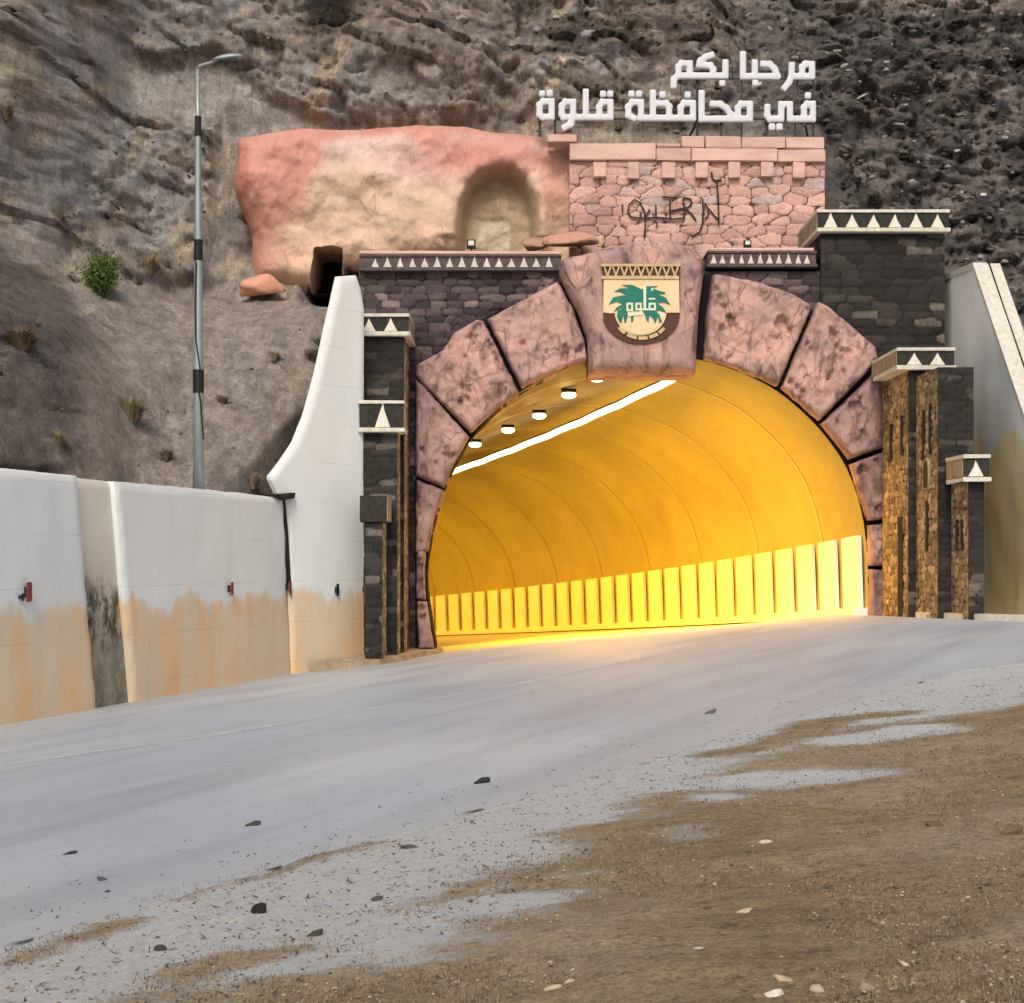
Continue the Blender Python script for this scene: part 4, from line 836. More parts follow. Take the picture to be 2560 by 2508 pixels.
def apk(x, z, d):
    u = CU+x*F/YP; v = HV-z*F/YP; n = fbm(x*.6, z*.6, 3, 4)
    c = np.ones((len(x), 3))*np.array(srgb(218, 190, 166))
    pink = np.array(srgb(206, 150, 136)); red = np.array(srgb(196, 134, 120)); mau = np.array(srgb(214, 190, 186))
    def mx(c, k, t): t = np.clip(t, 0, 1)[:, None]; return c*(1-t)+k*t
    c = mx(c, mau, sstep(500, 380, v+60*n)*.8)
    c = mx(c, pink, sstep(375, 325, v+45*n)); c = mx(c, pink, sstep(820, 740, u+60*n+.5*(v-450))*.95); c = mx(c, red, sstep(650, 600, u+40*n)*.8)
    c = mx(c, pink, np.exp(-((u-1210)/190)**2-((v-395)/60)**2)*1.1); c = mx(c, pink, sstep(1330, 1390, u+20*n)*.6*sstep(620, 500, v)); c = mx(c, np.array(srgb(216, 178, 150)), sstep(560, 640, v)*.5)
    c = mx(c, np.array(srgb(180, 162, 136)), sstep(-.02, .12, snic(x, z))); c = mx(c, np.array(srgb(202, 190, 168)), sstep(0, .04, sdoor2(x, z)))
    c = mx(c, np.array(srgb(168, 120, 110)), sstep(560, 620, v)*sstep(760, 640, u)*.5)
    return {'tone': c}
pr_ = thing('painted_rock', (px(1000, YP), YP, 7.4), 'pink and cream plastered rock face with arched niche and small cave', 'rock face')
relief('rock_face', spk, (min(p[0] for p in pk), max(p[0] for p in pk), min(p[1] for p in pk), max(p[1] for p in pk)), .06, dpk, 46.4, MAT_PLASTER, pr_, attr=apk)
cv = thing('cave_mouth', (px(815, 44.6), 44.6, 7.2), 'small black cave opening at the foot of the pink rock', 'cave')
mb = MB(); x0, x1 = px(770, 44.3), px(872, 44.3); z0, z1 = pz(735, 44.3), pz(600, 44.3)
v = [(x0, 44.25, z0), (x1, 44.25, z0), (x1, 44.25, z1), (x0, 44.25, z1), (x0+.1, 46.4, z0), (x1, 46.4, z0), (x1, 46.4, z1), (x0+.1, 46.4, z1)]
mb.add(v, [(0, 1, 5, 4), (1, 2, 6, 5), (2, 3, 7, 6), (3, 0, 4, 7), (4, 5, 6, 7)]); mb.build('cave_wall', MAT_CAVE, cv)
def rockmesh(name, c, r, seed, mat, parent=None, sub=3, rough=.35, **k):
    bm = bmesh.new(); bmesh.ops.create_icosphere(bm, subdivisions=sub, radius=1); co = np.array([v.co[:] for v in bm.verts])
    n = fbm(co[:, 0]*1.1+seed, co[:, 1]*1.1, co[:, 2]*1.1, 4)
    co = co*(1+rough*n)[:, None]; q = np.array([[.9, .3, .2], [-.7, .5, .4], [.1, -.9, .35], [-.3, -.6, .7], [.5, .2, -.9], [.6, -.5, .55]]); q = q/np.linalg.norm(q, axis=1)[:, None]
    rg = np.random.default_rng(int(seed*10)); 
    for a in q:
        a = a+rg.normal(size=3)*.4; a /= np.linalg.norm(a); h = rg.uniform(.5, .85); pr = co@a; co = co-np.maximum(pr-h, 0)[:, None]*a*.85
    ang = rg.uniform(-.5, .5)*(.25 if name == 'boulder' else 1); ca, sa = math.cos(ang), math.sin(ang)
    v = co*np.array(r); v = np.stack([v[:, 0]*ca-v[:, 2]*sa, v[:, 1], v[:, 0]*sa+v[:, 2]*ca], 1)+np.array(c)
    f = [[a.index for a in fc.verts] for fc in bm.faces]; bm.free()
    at = {'tone': np.tile(k.pop('tone', srgb(130, 124, 118)), (len(v), 1))}
    return mk(name, v, f, mat, parent, attrs=at, smooth=sub > 2, base=(c[0], c[1], c[2]-r[2]*.8))
o = rockmesh('boulder', P(658, 716, 43.35), (.72, .45, .3), 3.3, MAT_PLASTER, tone=srgb(216, 160, 134)); tag(o, 'salmon coloured low boulder at the left foot of the pink rock', 'boulder')
o = rockmesh('boulder', P(1435, 600, 42.6), (.78, .4, .24), 5.2, MAT_PLASTER, tone=srgb(190, 146, 128)); tag(o, 'long pinkish boulder lying between niche and rubble wall', 'boulder')
o = rockmesh('boulder', P(1340, 612, 42.9), (.45, .35, .2), 8.2, MAT_PLASTER, tone=srgb(176, 138, 120)); tag(o, 'smaller mauve boulder right of the arched niche', 'boulder')
# ------------------------------------------------------------------ pink rubble wall
YW = 43.0
def K(u, v, Y=YW): return (px(u, Y), pz(v, Y))
pw = thing('rubble_wall', (px(1745, YW), YW, 7.6), 'pink irregular stone wall with graffiti under the white letters', 'wall')
bb = (px(1424, YW), px(2062, YW), pz(650, YW), pz(404, YW))
def pwd(x, z): return stones(x, z, .56, .26, 77, 5, .3)
relief('stone_face', sd_poly(ubox(*bb)), bb, .032, lambda x, z, d: YW+.03*(1-sstep(0, .1, pwd(x, z)[0]))-(pwd(x, z)[2][:, 1]-.5)*.05+.02*fbm(x*2, z*2, 4, 3), YW+.6, MAT_PINKWALL, pw, attr=lambda x, z, d: (lambda q: {'joint': q[0], 'rnd': q[2][:, 0]})(pwd(x, z)))
def block(name, u0, v0, u1, v1, proud, back=.5):
    mb = MB(); Y_ = YW-proud; g = .012
    mb.box(px(u0, Y_)+g, px(u1, Y_)-g, Y_, YW+back, pz(v1, Y_)+g, pz(v0, Y_)-g, .025, .012); return mb.build(name, MAT_DRESSED, pw)
for u0, v0, u1, v1 in [(1703, 339, 1762, 369), (1763, 340, 1853, 370), (1854, 341, 1964, 371), (1965, 342, 2061, 372), (1424, 357, 1640, 401), (1640, 369, 1728, 402), (1728, 369, 1945, 404), (1945, 372, 2064, 406), (1641, 356, 1702, 369), (1368, 334, 1443, 356)]:
    block('coping_block', u0, v0, u1, v1, .12+random.uniform(-.02, .02))
for u0 in (1482, 1568, 1654, 1738, 1820, 1901, 1981): 
    d_ = random.uniform(-3, 8); block('corbel', u0, 404, u0+random.uniform(31, 36), 443+d_, .16)
mb = MB(); mb.box(bb[0]+.05, bb[1]-.03, YW+.06, YW+.7, bb[2], pz(372, YW)); mb.build('core', MAT_DARK, pw)
def g2(x, y): return K(1380+.3809*x, 300+.3809*y)
graf = [[(585, 650), (520, 640), (497, 612), (505, 560), (540, 525), (580, 548), (608, 610), (612, 690), (605, 775)], [(582, 618), (586, 648), (700, 643), (790, 655), (860, 648)], [(680, 560), (682, 640)], [(687, 680), (687, 705)], [(722, 508), (770, 512), (822, 516)], [(776, 515), (772, 600), (776, 652)],
        [(858, 515), (868, 580), (866, 655)], [(860, 514), (905, 520), (918, 548), (895, 575), (835, 590), (780, 600)], [(878, 588), (915, 620), (945, 665)], [(985, 518), (992, 590), (985, 690), (965, 742), (912, 770)], [(1000, 548), (1026, 590), (1022, 632), (1005, 650)], [(1030, 588), (1070, 640), (1096, 662)], [(1080, 415), (1090, 520), (1093, 692)], [(1045, 345), (1050, 388), (1072, 404), (1112, 394)], [(460, 555), (462, 610)], [(640, 590), (612, 640)]]
mb = MB()
for gi, st_ in enumerate(graf):
    pts = [Vector((*g2(*p), 0)) for p in st_]; fine_ = []
    for a, b in zip(pts[:-1], pts[1:]):
        n = max(1, int((b-a).length/.03)); fine_ += [a.lerp(b, k/n) for k in range(n)]
    fine_.append(pts[-1]); fx = np.array([p.x for p in fine_]); fz = np.array([p.y for p in fine_]); q = pwd(np.append(fx, [bb[0], bb[1]]), np.append(fz, [bb[2], bb[3]]))
    v = []
    for i, p in enumerate(fine_):
        d = (fine_[min(i+1, len(fine_)-1)]-fine_[max(i-1, 0)]).normalized(); nn = Vector((-d.y, d.x, 0))*.02*random.uniform(.8, 1.15)
        yy = YW-.047-.001*gi; v += [(p.x+nn.x, yy, p.y+nn.y), (p.x-nn.x, yy, p.y-nn.y)]
    mb.add(v, [(2*i, 2*i+1, 2*i+3, 2*i+2) for i in range(len(fine_)-1)])
o = mb.build('graffiti', MAT_BLACKPAINT, pw); sm = o.modifiers.new('thick', 'SOLIDIFY'); sm.thickness = .03; sm.offset = 0
# ------------------------------------------------------------------ white lettering on its frame
YS = 43.25
def SS(x, y): return (px(1320+.4117*x, YS), pz(100+.4117*y, YS))
sg = thing('welcome_sign', (px(1740, YS), YS, pz(345, YS)), 'two lines of white Arabic letters on a dark frame above the wall', 'sign')
HWD = .082
def seg_sd(strokes, hw=HWD, dots=()):
    segs = []
    for s in strokes:
        p = [SS(*q) for q in s]; segs += list(zip(p[:-1], p[1:]))
    dd_ = [(SS(x, y), r*.4117/F*YS) for x, y, r in dots]
    def f(X, Z):
        d = np.full(np.shape(X), -1e9)
        for (ax, az), (bx, bz) in segs:
            L = math.hypot(bx-ax, bz-az)+1e-9; ux, uz = (bx-ax)/L, (bz-az)/L; mx_, mz = (ax+bx)/2, (az+bz)/2
            p = np.abs((X-mx_)*ux+(Z-mz)*uz)-(L/2+hw*.55); q = np.abs(-(X-mx_)*uz+(Z-mz)*ux)-hw*.55
            o = np.hypot(np.maximum(p, 0), np.maximum(q, 0))+np.minimum(np.maximum(p, q), 0)-hw*.45
            d = np.maximum(d, -o)
        for (cx, cz), r in dd_: 
            p = np.abs(X-cx)-r*.45; q = np.abs(Z-cz)-r*.45; d = np.maximum(d, -(np.hypot(np.maximum(p, 0), np.maximum(q, 0))+np.minimum(np.maximum(p, q), 0)-r*.5))
        return d
    return f
words = [
 [[(1722, 225), (1722, 152), (1680, 152), (1662, 170), (1662, 225)], [(1722, 225), (1597, 225)], [(1599, 158), (1597, 222), (1582, 262), (1556, 294)]],
 [[(1303, 92), (1303, 225), (1512, 225), (1495, 180), (1465, 152), (1425, 150)], [(1375, 142), (1375, 225)]],
 [[(1197, 142), (1197, 222), (912, 222), (912, 168), (932, 147), (980, 147), (980, 222)], [(905, 222), (884, 245), (882, 282)], [(1112, 97), (1078, 108), (1046, 132), (1038, 156), (1105, 160), (1122, 184), (1122, 222)]],
 [[(1727, 483), (1727, 393), (1692, 393), (1673, 415), (1673, 483)], [(1727, 483), (1588, 483), (1588, 395), (1535, 395), (1535, 483), (1468, 483), (1451, 462), (1451, 412)]],
 [[(1345, 483), (1345, 393), (1292, 393), (1273, 418), (1273, 483)], [(1345, 483), (1052, 483), (1052, 328)], [(1120, 392), (1165, 394), (1205, 420), (1228, 455), (1236, 483)]],
 [[(1000, 478), (1000, 388), (945, 388), (926, 415), (926, 478)], [(1000, 478), (685, 478), (685, 383), (632, 383), (608, 412), (608, 462), (640, 478)], [(757, 326), (757, 478)], [(765, 390), (838, 390), (855, 410), (855, 478)]],
 [[(500, 473), (500, 382), (450, 382), (432, 412), (432, 473)], [(500, 473), (215, 473), (205, 455), (205, 405), (226, 381), (273, 381), (273, 473), (258, 515), (222, 535)], [(350, 320), (350, 473)]],
 [[(70, 455), (70, 400), (92, 378), (143, 378), (143, 472), (88, 472), (70, 455)]]]
for st_ in words:
    f_ = seg_sd(st_); pts = [SS(*q) for s in st_ for q in s]; xs, zs = [p[0] for p in pts], [p[1] for p in pts]
    relief('lettering', f_, (min(xs)-.12, max(xs)+.12, min(zs)-.12, max(zs)+.12), .022, lambda x, z, d: YS-.1+.02*(1-sstep(0, .022, d)), YS+.02, MAT_SIGN, sg)
for x, y, r in [(1178, 268, 19), (1378, 266, 19), (1697, 342, 20), (1479, 532, 21), (1524, 532, 21), (968, 338, 20), (815, 337, 21), (627, 332, 20), (673, 332, 20), (455, 332, 20), (498, 332, 20), (86, 330, 19), (131, 328, 20)]:
    f_ = seg_sd([], dots=[(x, y, r)]); cx, cz = SS(x, y)
    relief('letter_dot', f_, (cx-.12, cx+.12, cz-.12, cz+.12), .02, lambda x, z, d: YS-.1+.015*(1-sstep(0, .02, d)), YS+.02, MAT_SIGN, sg)
mb = MB()
for x, y0, y1, w_ in [(72, 490, 580, 8), (165, 480, 575, 7), (1030, 240, 590, 7), (1175, 235, 590, 6), (1300, 240, 590, 4), (1452, 500, 590, 6), (1625, 500, 590, 4), (1245, 150, 240, 3), (1640, 240, 330, 4), (930, 240, 330, 3), (700, 490, 590, 3), (1735, 240, 590, 4)]:
    a, z1_ = SS(x, y0); _, z0_ = SS(x, y1); h = w_*.4117/F*YS; mb = MB(); mb.box(a-h, a+h, YS+.05, YS+.1, z0_, z1_); mb.build('post', MAT_SIGNSIDE, sg)
a, z = SS(1030, 490); a2, z2 = SS(985, 575); mb = MB(); mb.tube([(a, YS+.12, z), (a2, YS+.3, z2)], .03, 6); mb.build('brace', MAT_SIGNSIDE, sg)
a, z = SS(1690, 510); a2, z2 = SS(1715, 590); mb = MB(); mb.tube([(a, YS+.12, z), (a2, YS+.3, z2)], .03, 6); mb.build('brace', MAT_SIGNSIDE, sg)
for xa, xb, y in [(60, 1740, 425), (60, 1740, 478), (890, 1735, 232), (890, 1735, 190)]:
    a, z = SS(xa, y); b, _ = SS(xb, y); mb = MB(); mb.box(a, b, YS+.022, YS+.05, z-.025, z+.025); mb.build('rail', MAT_SIGNSIDE, sg)
# floodlights on the ledge
for u, v_, lb, s_ in [(1178, 610, 'small square floodlight standing in front of the arched niche', 1.0), (1869, 609, 'small square floodlight at the foot of the rubble wall', .85)]:
    x, y, z = P(u, v_, 41.6); h = .11*s_; t = thing('floodlight', (x, y, z-h-.15), lb, 'floodlight', 'floodlights on the ledge')
    mb = MB(); mb.box(x-h, x+h, y-.02, y+.12, z-h, z+h, .012); mb.build('housing', MAT_BLACKPAINT, t)
    mb = MB(); mb.box(x-h*.66, x+h*.66, y-.03, y-.019, z-h*.35, z+h*.72); mb.build('glass', MAT_GLASS, t)
    mb = MB(); mb.box(x-.02, x+.02, y+.03, y+.07, z-h-.32, z-h+.01); mb.build('bracket', MAT_BLACKPAINT, t)
# ------------------------------------------------------------------ street lamp
YL = 33.0; bx_, bz_ = px(497, YL), pz(1232, YL)
sl = thing('street_lamp', (bx_, YL, bz_-.3), 'tall grey street lamp pole with black bands rising behind the white wall', 'street lamp')
def zc(v): return pz(v, YL)
mb = MB(); mb.tube([(px(497, YL), YL, bz_-.5), (px(496, YL), YL, zc(950)), (px(496, YL), YL, zc(625)), (px(495, YL), YL, zc(300)), (px(494, YL), YL, zc(172))], [.125, .1, .078, .052, .03], 14); mb.build('pole', MAT_STEEL, sl, smooth=True)
for v0, v1, r, u in [(925, 983, .112, 496), (600, 652, .088, 496), (291, 341, .066, 495)]:
    mb = MB(); mb.tube([(px(u, YL), YL, zc(v1)), (px(u, YL), YL, zc(v0))], r, 14); mb.build('black_band', MAT_BLACKPAINT, sl)
mb = MB(); mb.tube([(px(494, YL), YL, zc(173)), (px(500, YL), YL-.05, zc(167)), (px(540, YL), YL-.1, zc(157))], .03, 8); mb.tube([(px(490, YL), YL, zc(196)), (px(500, YL), YL, zc(196))], .02, 6); mb.build('arm', MAT_STEEL, sl)
bm = bmesh.new(); bmesh.ops.create_uvsphere(bm, u_segments=20, v_segments=12, radius=1)
h0 = P(570, 146, YL-.15); th = R(8); vv = []
for q in bm.verts:
    x, y, z = q.co.x*.32, q.co.y*.13, q.co.z*(.085 if q.co.z > 0 else .05); x *= 1+.0*z
    vv.append((h0[0]+x*math.cos(th)-z*math.sin(th), h0[1]+y, h0[2]+x*math.sin(th)+z*math.cos(th)))
f = [[a.index for a in fc.verts] for fc in bm.faces]; bm.free(); mk('lamp_head', vv, f, MAT_STEEL, sl, smooth=True)
mb = MB(); mb.box(h0[0]-.2, h0[0]+.2, h0[1]-.08, h0[1]+.08, h0[2]-.075, h0[2]-.04, .01); mb.build('lamp_glass', MAT_SIGNSIDE, sl)
mb = MB(); cp = [(493, 655), (491, 760), (492, 850), (500, 905), (503, 925)]; mb.tube([(px(u, YL), YL-.11, zc(v)) for u, v in cp], .014, 6)
cp = [(500, 983), (505, 1010), (508, 1060), (512, 1100)]; mb.tube([(px(u, YL), YL-.12, zc(v)) for u, v in cp], .016, 6); mb.build('cable', MAT_BLACKPAINT, sl)
# ------------------------------------------------------------------ plants
def leafmat(name, c1, c2):
    m = M(name, .8, .2); m.color(m.ramp(m.noise(6, 3), [(.35, c1), (.65, c2)])); return m.m
MAT_LEAF = leafmat('shrub_leaf', srgb(64, 84, 44), srgb(104, 124, 70)); MAT_STRAW = leafmat('dry_straw', srgb(126, 112, 88), srgb(156, 144, 118)); MAT_STRAWD = leafmat('dark_dry_straw', srgb(88, 74, 58), srgb(132, 114, 88)); MAT_TWIG = simple('twig', srgb(74, 62, 50), .9, scale=20)
def shrub(name, c, r, n, lab, cat, mat, leaf=.05, grp=None, blades=False, stemmat=MAT_TWIG):
    rg = random.Random(int(c.x*100+c.z*7)); t = thing(name, c, lab, cat, grp); mb = MB(); st_ = MB()
    if blades:
        for k in range(n):
            a = rg.uniform(0, 6.28); e = rg.uniform(.1, 1.0); L = r*rg.uniform(.6, 1.1)*1.5; d = Vector((math.cos(a)*e, math.sin(a)*e*.7-.15, 1)).normalized()
            p0 = c+Vector((math.cos(a), math.sin(a), 0))*r*.16*rg.random(); p1 = p0+d*L*.6; p2 = p0+d*L+Vector((math.cos(a)*.25*L, 0, -.2*L*e)); wv = Vector((-math.sin(a), math.cos(a), .2)).normalized()*leaf*.3
            mb.add([p0-wv, p0+wv, p1+wv*.7, p1-wv*.7, p2], [(0, 1, 2, 3), (3, 2, 4)])
        mb.build('blades', mat, t); return t
    for k in range(26):
        a = rg.uniform(0, 6.28); e = rg.uniform(.05, .9); L = r*rg.uniform(.8, 1.35); d = Vector((math.cos(a)*e, math.sin(a)*e, 1.0)).normalized()
        p0 = c; p1 = c+d*L*.5+Vector((0, 0, .05)); p2 = c+d*L+Vector((rg.uniform(-.1, .1), 0, rg.uniform(0, .15)))*r; st_.tube([p0, p1, p2], [.02, .012, .005], 4)
        for j in range(n//26):
            q = rg.random()**.7; b = (p1.lerp(p2, q*2-1) if q > .5 else p0.lerp(p1, q*2)); s = Vector([rg.gauss(0, .13)*r for _ in range(3)]); b = b+s*(.4+q)
            u_ = Vector([rg.gauss(0, 1) for _ in range(3)]).normalized(); w_ = u_.cross(Vector([rg.gauss(0, 1) for _ in range(3)])).normalized(); l = leaf*rg.uniform(.6, 1.3)
            mb.add([b, b+u_*l*.5+w_*l*.22, b+u_*l, b+u_*l*.5-w_*l*.22], [(0, 1, 2, 3)])
    st_.build('stems', stemmat, t); mb.build('foliage', mat, t); return t
shrub('shrub', hill_at(258, 742)+Vector((0, -.25, -.05)), .72, 5200, 'round green shrub at the foot of the left slope', 'shrub', MAT_LEAF, .085)
for u, v_, r, lab, cat in [(62, 880, .42, 'tuft of brown dry grass on the dark left spur', 'dry grass'), (330, 1060, .5, 'straw coloured grass clump at the edge of the left spur', 'dry grass'), (375, 690, .42, 'pale dry grass clump right of the green shrub', 'dry grass')]:
    shrub('dry_grass_tuft', hill_at(u, v_)+Vector((0, -.1, -.05)), r, 420, lab, cat, MAT_STRAWD if u < 100 else MAT_STRAW, .05, 'dry grass tufts on the left slope', True)
for u, v_, r, lab in [(150, 560, .3, 'small dry tuft high on the left slope above the green shrub'), (20, 300, .34, 'dry tuft near the left edge, upper slope'), (620, 560, .3, 'dry tuft in the shade beside the pink rock'), (560, 1010, .2, 'tiny dry tuft on the dirt terrace right of the lamp pole'), (420, 1150, .22, 'little dry tuft above the wall left of the lamp pole'), (690, 900, .2, 'tiny dry tuft high on the dirt terrace near the wing wall'), (150, 1120, .3, 'dry tuft low on the dark spur above the white wall')]:
    shrub('dry_grass_tuft', hill_at(u, v_)+Vector((0, -.1, -.04)), r, 180, lab, 'dry grass', MAT_STRAW if u % 20 else MAT_STRAWD, .035, 'dry grass tufts on the left slope', True)
shrub('dry_grass_tuft', hill_at(812, 880, 36)+Vector((0, -.3, 0)), .3, 200, 'thin green grass beside the wing wall edge', 'grass', MAT_LEAF, .04, None, True)
shrub('dry_grass_tuft', hill_at(640, 1225)+Vector((0, -.4, 0)), .28, 260, 'low dry weeds on top of the wall near the dark joint', 'weeds', MAT_STRAW, .04, None, True)
shrub('weed', hill_at(785, 910, 35)+Vector((0, -.2, 0)), .25, 900, 'dark leafy weed against the wing wall', 'weed', MAT_STRAWD, .05)
# loose scrub and stubble over the slopes: uncountable
def scatter_blades(name, pts, hmin, hmax, wd, mat, nb=5, spread=.05, lean=.6, flat=False):
    rg = np.random.default_rng(len(pts)); P_ = np.repeat(np.array(pts), nb, axis=0); n = len(P_)
    a = rg.uniform(0, 2*np.pi, n); L = rg.uniform(hmin, hmax, n); ln = rg.uniform(0, lean, n) if not flat else rg.uniform(.93, .99, n); P_ = P_+np.stack([rg.normal(0, spread, n), rg.normal(0, spread, n), np.zeros(n)], 1)
    tip = P_+np.stack([np.cos(a)*ln*L, np.sin(a)*ln*L, L*np.sqrt(1-np.minimum(ln, .995)**2)], 1)
    b = rg.uniform(0, 2*np.pi, n); s = np.stack([np.cos(b), np.sin(b), 0*b], 1)*wd/2
    V = np.stack([P_-s, P_+s, tip], 1).reshape(-1, 3); Fc = np.arange(3*n).reshape(-1, 3)
    o = mk(name, V, Fc, mat, base=tuple(P_.mean(0))); return tag(o, kind='stuff')
def terrain_z(x, y): return float(gz(x, y))
# grass on the dirt
gp = []; rg = np.random.default_rng(3); N = 26000
yy = 4.2+15*rg.random(N)**1.35; xx = rg.uniform(-.34, .36, N)*yy; dv = d_dirt(xx, yy)+.35*fbm(xx*.9+3, yy*1.6, 1.3, 4)+.3*fbm(xx*2, yy*3, 4, 3)
for s_ in strips: dv = np.maximum(dv, s_(xx, yy)*2.2+.1)
for s_ in patches: dv = np.minimum(dv, -s_(xx, yy)*2.2+.05)
kp = (dv > .02) & (fbm(xx*1.7, yy*2.5, 8, 3)+rg.normal(0, .25, N) > -.18)
pts = np.stack([xx[kp], yy[kp], gz(xx[kp], yy[kp])-.003], 1)
h = len(pts)//2
tag(scatter_blades('dry_grass', pts[:h], .006, .026, .004, MAT_STRAW, 8, .035, 1.0), 'short straw coloured stubble over the roadside dirt', 'grass')
tag(scatter_blades('dry_grass', pts[h:], .006, .028, .0045, MAT_STRAWD, 8, .035, 1.0), 'short dark brown weeds over the roadside dirt', 'grass')
# debris flecks on the pale shoulder
N = 2600; yy = 4.3+14*rg.random(N); xx = rg.uniform(-.34, .36, N)*yy; e = d_road(xx, yy); kp = (e < 1.3) & (d_dirt(xx, yy) < .2) & (rg.random(N) < np.exp(-np.maximum(e, 0)*1.3))
pts = np.stack([xx[kp], yy[kp], gz(xx[kp], yy[kp])+.002], 1)
tag(scatter_blades('debris', pts, .008, .045, .012, MAT_TWIG, 3, .02, 0.3, flat=True), 'dark bits of twig scattered over the pale shoulder', 'debris')
# pebbles
def pebbles(name, pts, r0, r1, mat, tones, seed, lab, cat):
    rg = np.random.default_rng(seed); bm = bmesh.new(); bmesh.ops.create_icosphere(bm, subdivisions=1, radius=1); co = np.array([v.co[:] for v in bm.verts]); fc = np.array([[a.index for a in q.verts] for q in bm.faces]); bm.free()
    V = []; Fs = []; T = []
    for i, p in enumerate(pts):
        r = r0+(r1-r0)*rg.random()**3; s = np.array([1, rg.uniform(.6, 1.1), rg.uniform(.35, .7)])*r; c = co*(1+rg.normal(0, .16, (len(co), 1))); a = rg.uniform(0, 6.3)
        c = c*s; c = np.stack([c[:, 0]*np.cos(a)-c[:, 1]*np.sin(a), c[:, 0]*np.sin(a)+c[:, 1]*np.cos(a), c[:, 2]], 1)+p
        V.append(c); Fs.append(fc+i*len(co)); T.append(np.tile(tones[rg.integers(len(tones))], (len(co), 1)))
    o = mk(name, np.concatenate(V), np.concatenate(Fs), mat, attrs={'tone': np.concatenate(T)}, base=tuple(np.array(pts).mean(0))); return tag(o, lab, cat, kind='stuff')
N = 24000; yy = 4.2+11*rg.random(N)**1.3; xx = rg.uniform(-.34, .36, N)*yy; kp = d_road(xx, yy) < .1
MAT_PEB = M('pebble', .9, .2); m = MAT_PEB; m.color(m.mix(.7, m.attr('tone'), m.ramp(m.noise(60, 4), [(.3, .7), (.7, 1.2)]), 'MULTIPLY')); MAT_PEB = m.m
pebbles('gravel', np.stack([xx[kp], yy[kp], gz(xx[kp], yy[kp])+.001], 1), .0015, .010, MAT_PEB, [srgb(150, 134, 112), srgb(120, 104, 86), srgb(176, 164, 146), srgb(96, 84, 70)], 4, 'small loose gravel along the roadside', 'gravel')
# single stones one can point to
def stone(u, v_, r, tone, lab, grp='loose stones on the roadside dirt', nm='stone', mat=None):
    x, y = g_at(u, v_); o = rockmesh(nm, (x, y, float(gz(x, y))+r[2]*.4), r, (u*.013+v_*.007) % 9, mat or MAT_PEB, sub=3, rough=.3, tone=srgb(*tone)); tag(o, lab, 'stone', grp); return o
stone(1940, 2496, (.036, .022, .018), (214, 206, 194), 'whitish rounded stone at the bottom edge, the brightest one')
stone(1905, 2500, (.03, .02, .014), (130, 112, 92), 'brown stone just left of the whitish one')
stone(1965, 2455, (.035, .02, .012), (168, 152, 128), 'flat tan stone above the whitish one'); stone(2045, 2478, (.026, .02, .014), (176, 164, 148), 'pale stone right of the whitish one')
stone(2165, 2475, (.025, .02, .02), (140, 128, 112), 'grey upright stone in the lower right dirt'); stone(2035, 2395, (.028, .02, .02), (92, 78, 66), 'dark brown clod above the tan stones')
stone(1740, 2385, (.05, .03, .014), (172, 164, 150), 'broad flat grey stone left of the dark clod'); stone(1790, 2418, (.018, .014, .008), (214, 200, 178), 'small cream stone below the broad flat stone')
stone(1965, 2405, (.022, .016, .01), (196, 176, 150), 'small cream stone left of the dark clod'); stone(1775, 2480, (.03, .02, .01), (170, 148, 120), 'flat tan stone near the bottom edge left of centre')
stone(1665, 2400, (.022, .014, .012), (180, 158, 132), 'small pinkish stone left of the broad flat stone'); stone(1425, 2458, (.022, .016, .01), (186, 172, 146), 'pale pebble low in the dirt, left part'); stone(1380, 2475, (.035, .022, .01), (176, 160, 136), 'flat pale slab left of the pale pebble')
stone(2335, 2068, (.04, .03, .025), (104, 86, 70), 'brown clod on the right side of the dirt'); stone(2530, 2085, (.05, .035, .03), (110, 92, 72), 'large brown clod near the right edge')
stone(1915, 2108, (.035, .02, .012), (190, 176, 158), 'pale flat stone in the middle of the dirt'); stone(1855, 2285, (.05, .03, .012), (188, 172, 148), 'wide tan slab left of the middle of the dirt'); stone(2265, 2415, (.02, .014, .01), (196, 184, 160), 'small pale stone right of the dark clod')
gk = 'dark clods on the road'
stone(173, 2137, (.055, .03, .012), (44, 42, 40), 'flat black clod alone on the road at the left', gk, 'clod'); stone(635, 2065, (.06, .035, .022), (66, 64, 64), 'grey black clod on the road left of centre', gk, 'clod'); stone(1207, 1959, (.06, .04, .03), (50, 48, 46), 'small black clod on the road near the middle', gk, 'clod')
stone(650, 2282, (.035, .025, .03), (38, 36, 34), 'upright black lump on the pale shoulder', gk, 'clod'); stone(258, 2203, (.04, .025, .012), (74, 74, 74), 'dark crumb on the road below the flat black clod', gk, 'clod'); stone(270, 2232, (.018, .014, .01), (40, 38, 38), 'tiny black crumb beside the road edge, left', gk, 'clod')
stone(405, 2375, (.03, .02, .015), (60, 60, 58), 'dark lump on the shoulder near the bottom left', gk, 'clod'); stone(1025, 2120, (.07, .03, .014), (78, 78, 72), 'long dark lump on the shoulder beside the weed strip', gk, 'clod'); stone(945, 2252, (.03, .02, .016), (74, 74, 74), 'grey lump on the shoulder left of the dirt', gk, 'clod'); stone(785, 2340, (.05, .025, .014), (64, 62, 56), 'dark lump at the tip of the lower weed strip', gk, 'clod'); stone(1772, 1785, (.1, .05, .02), (90, 88, 82), 'dark crumb at the far road edge', gk, 'clod')
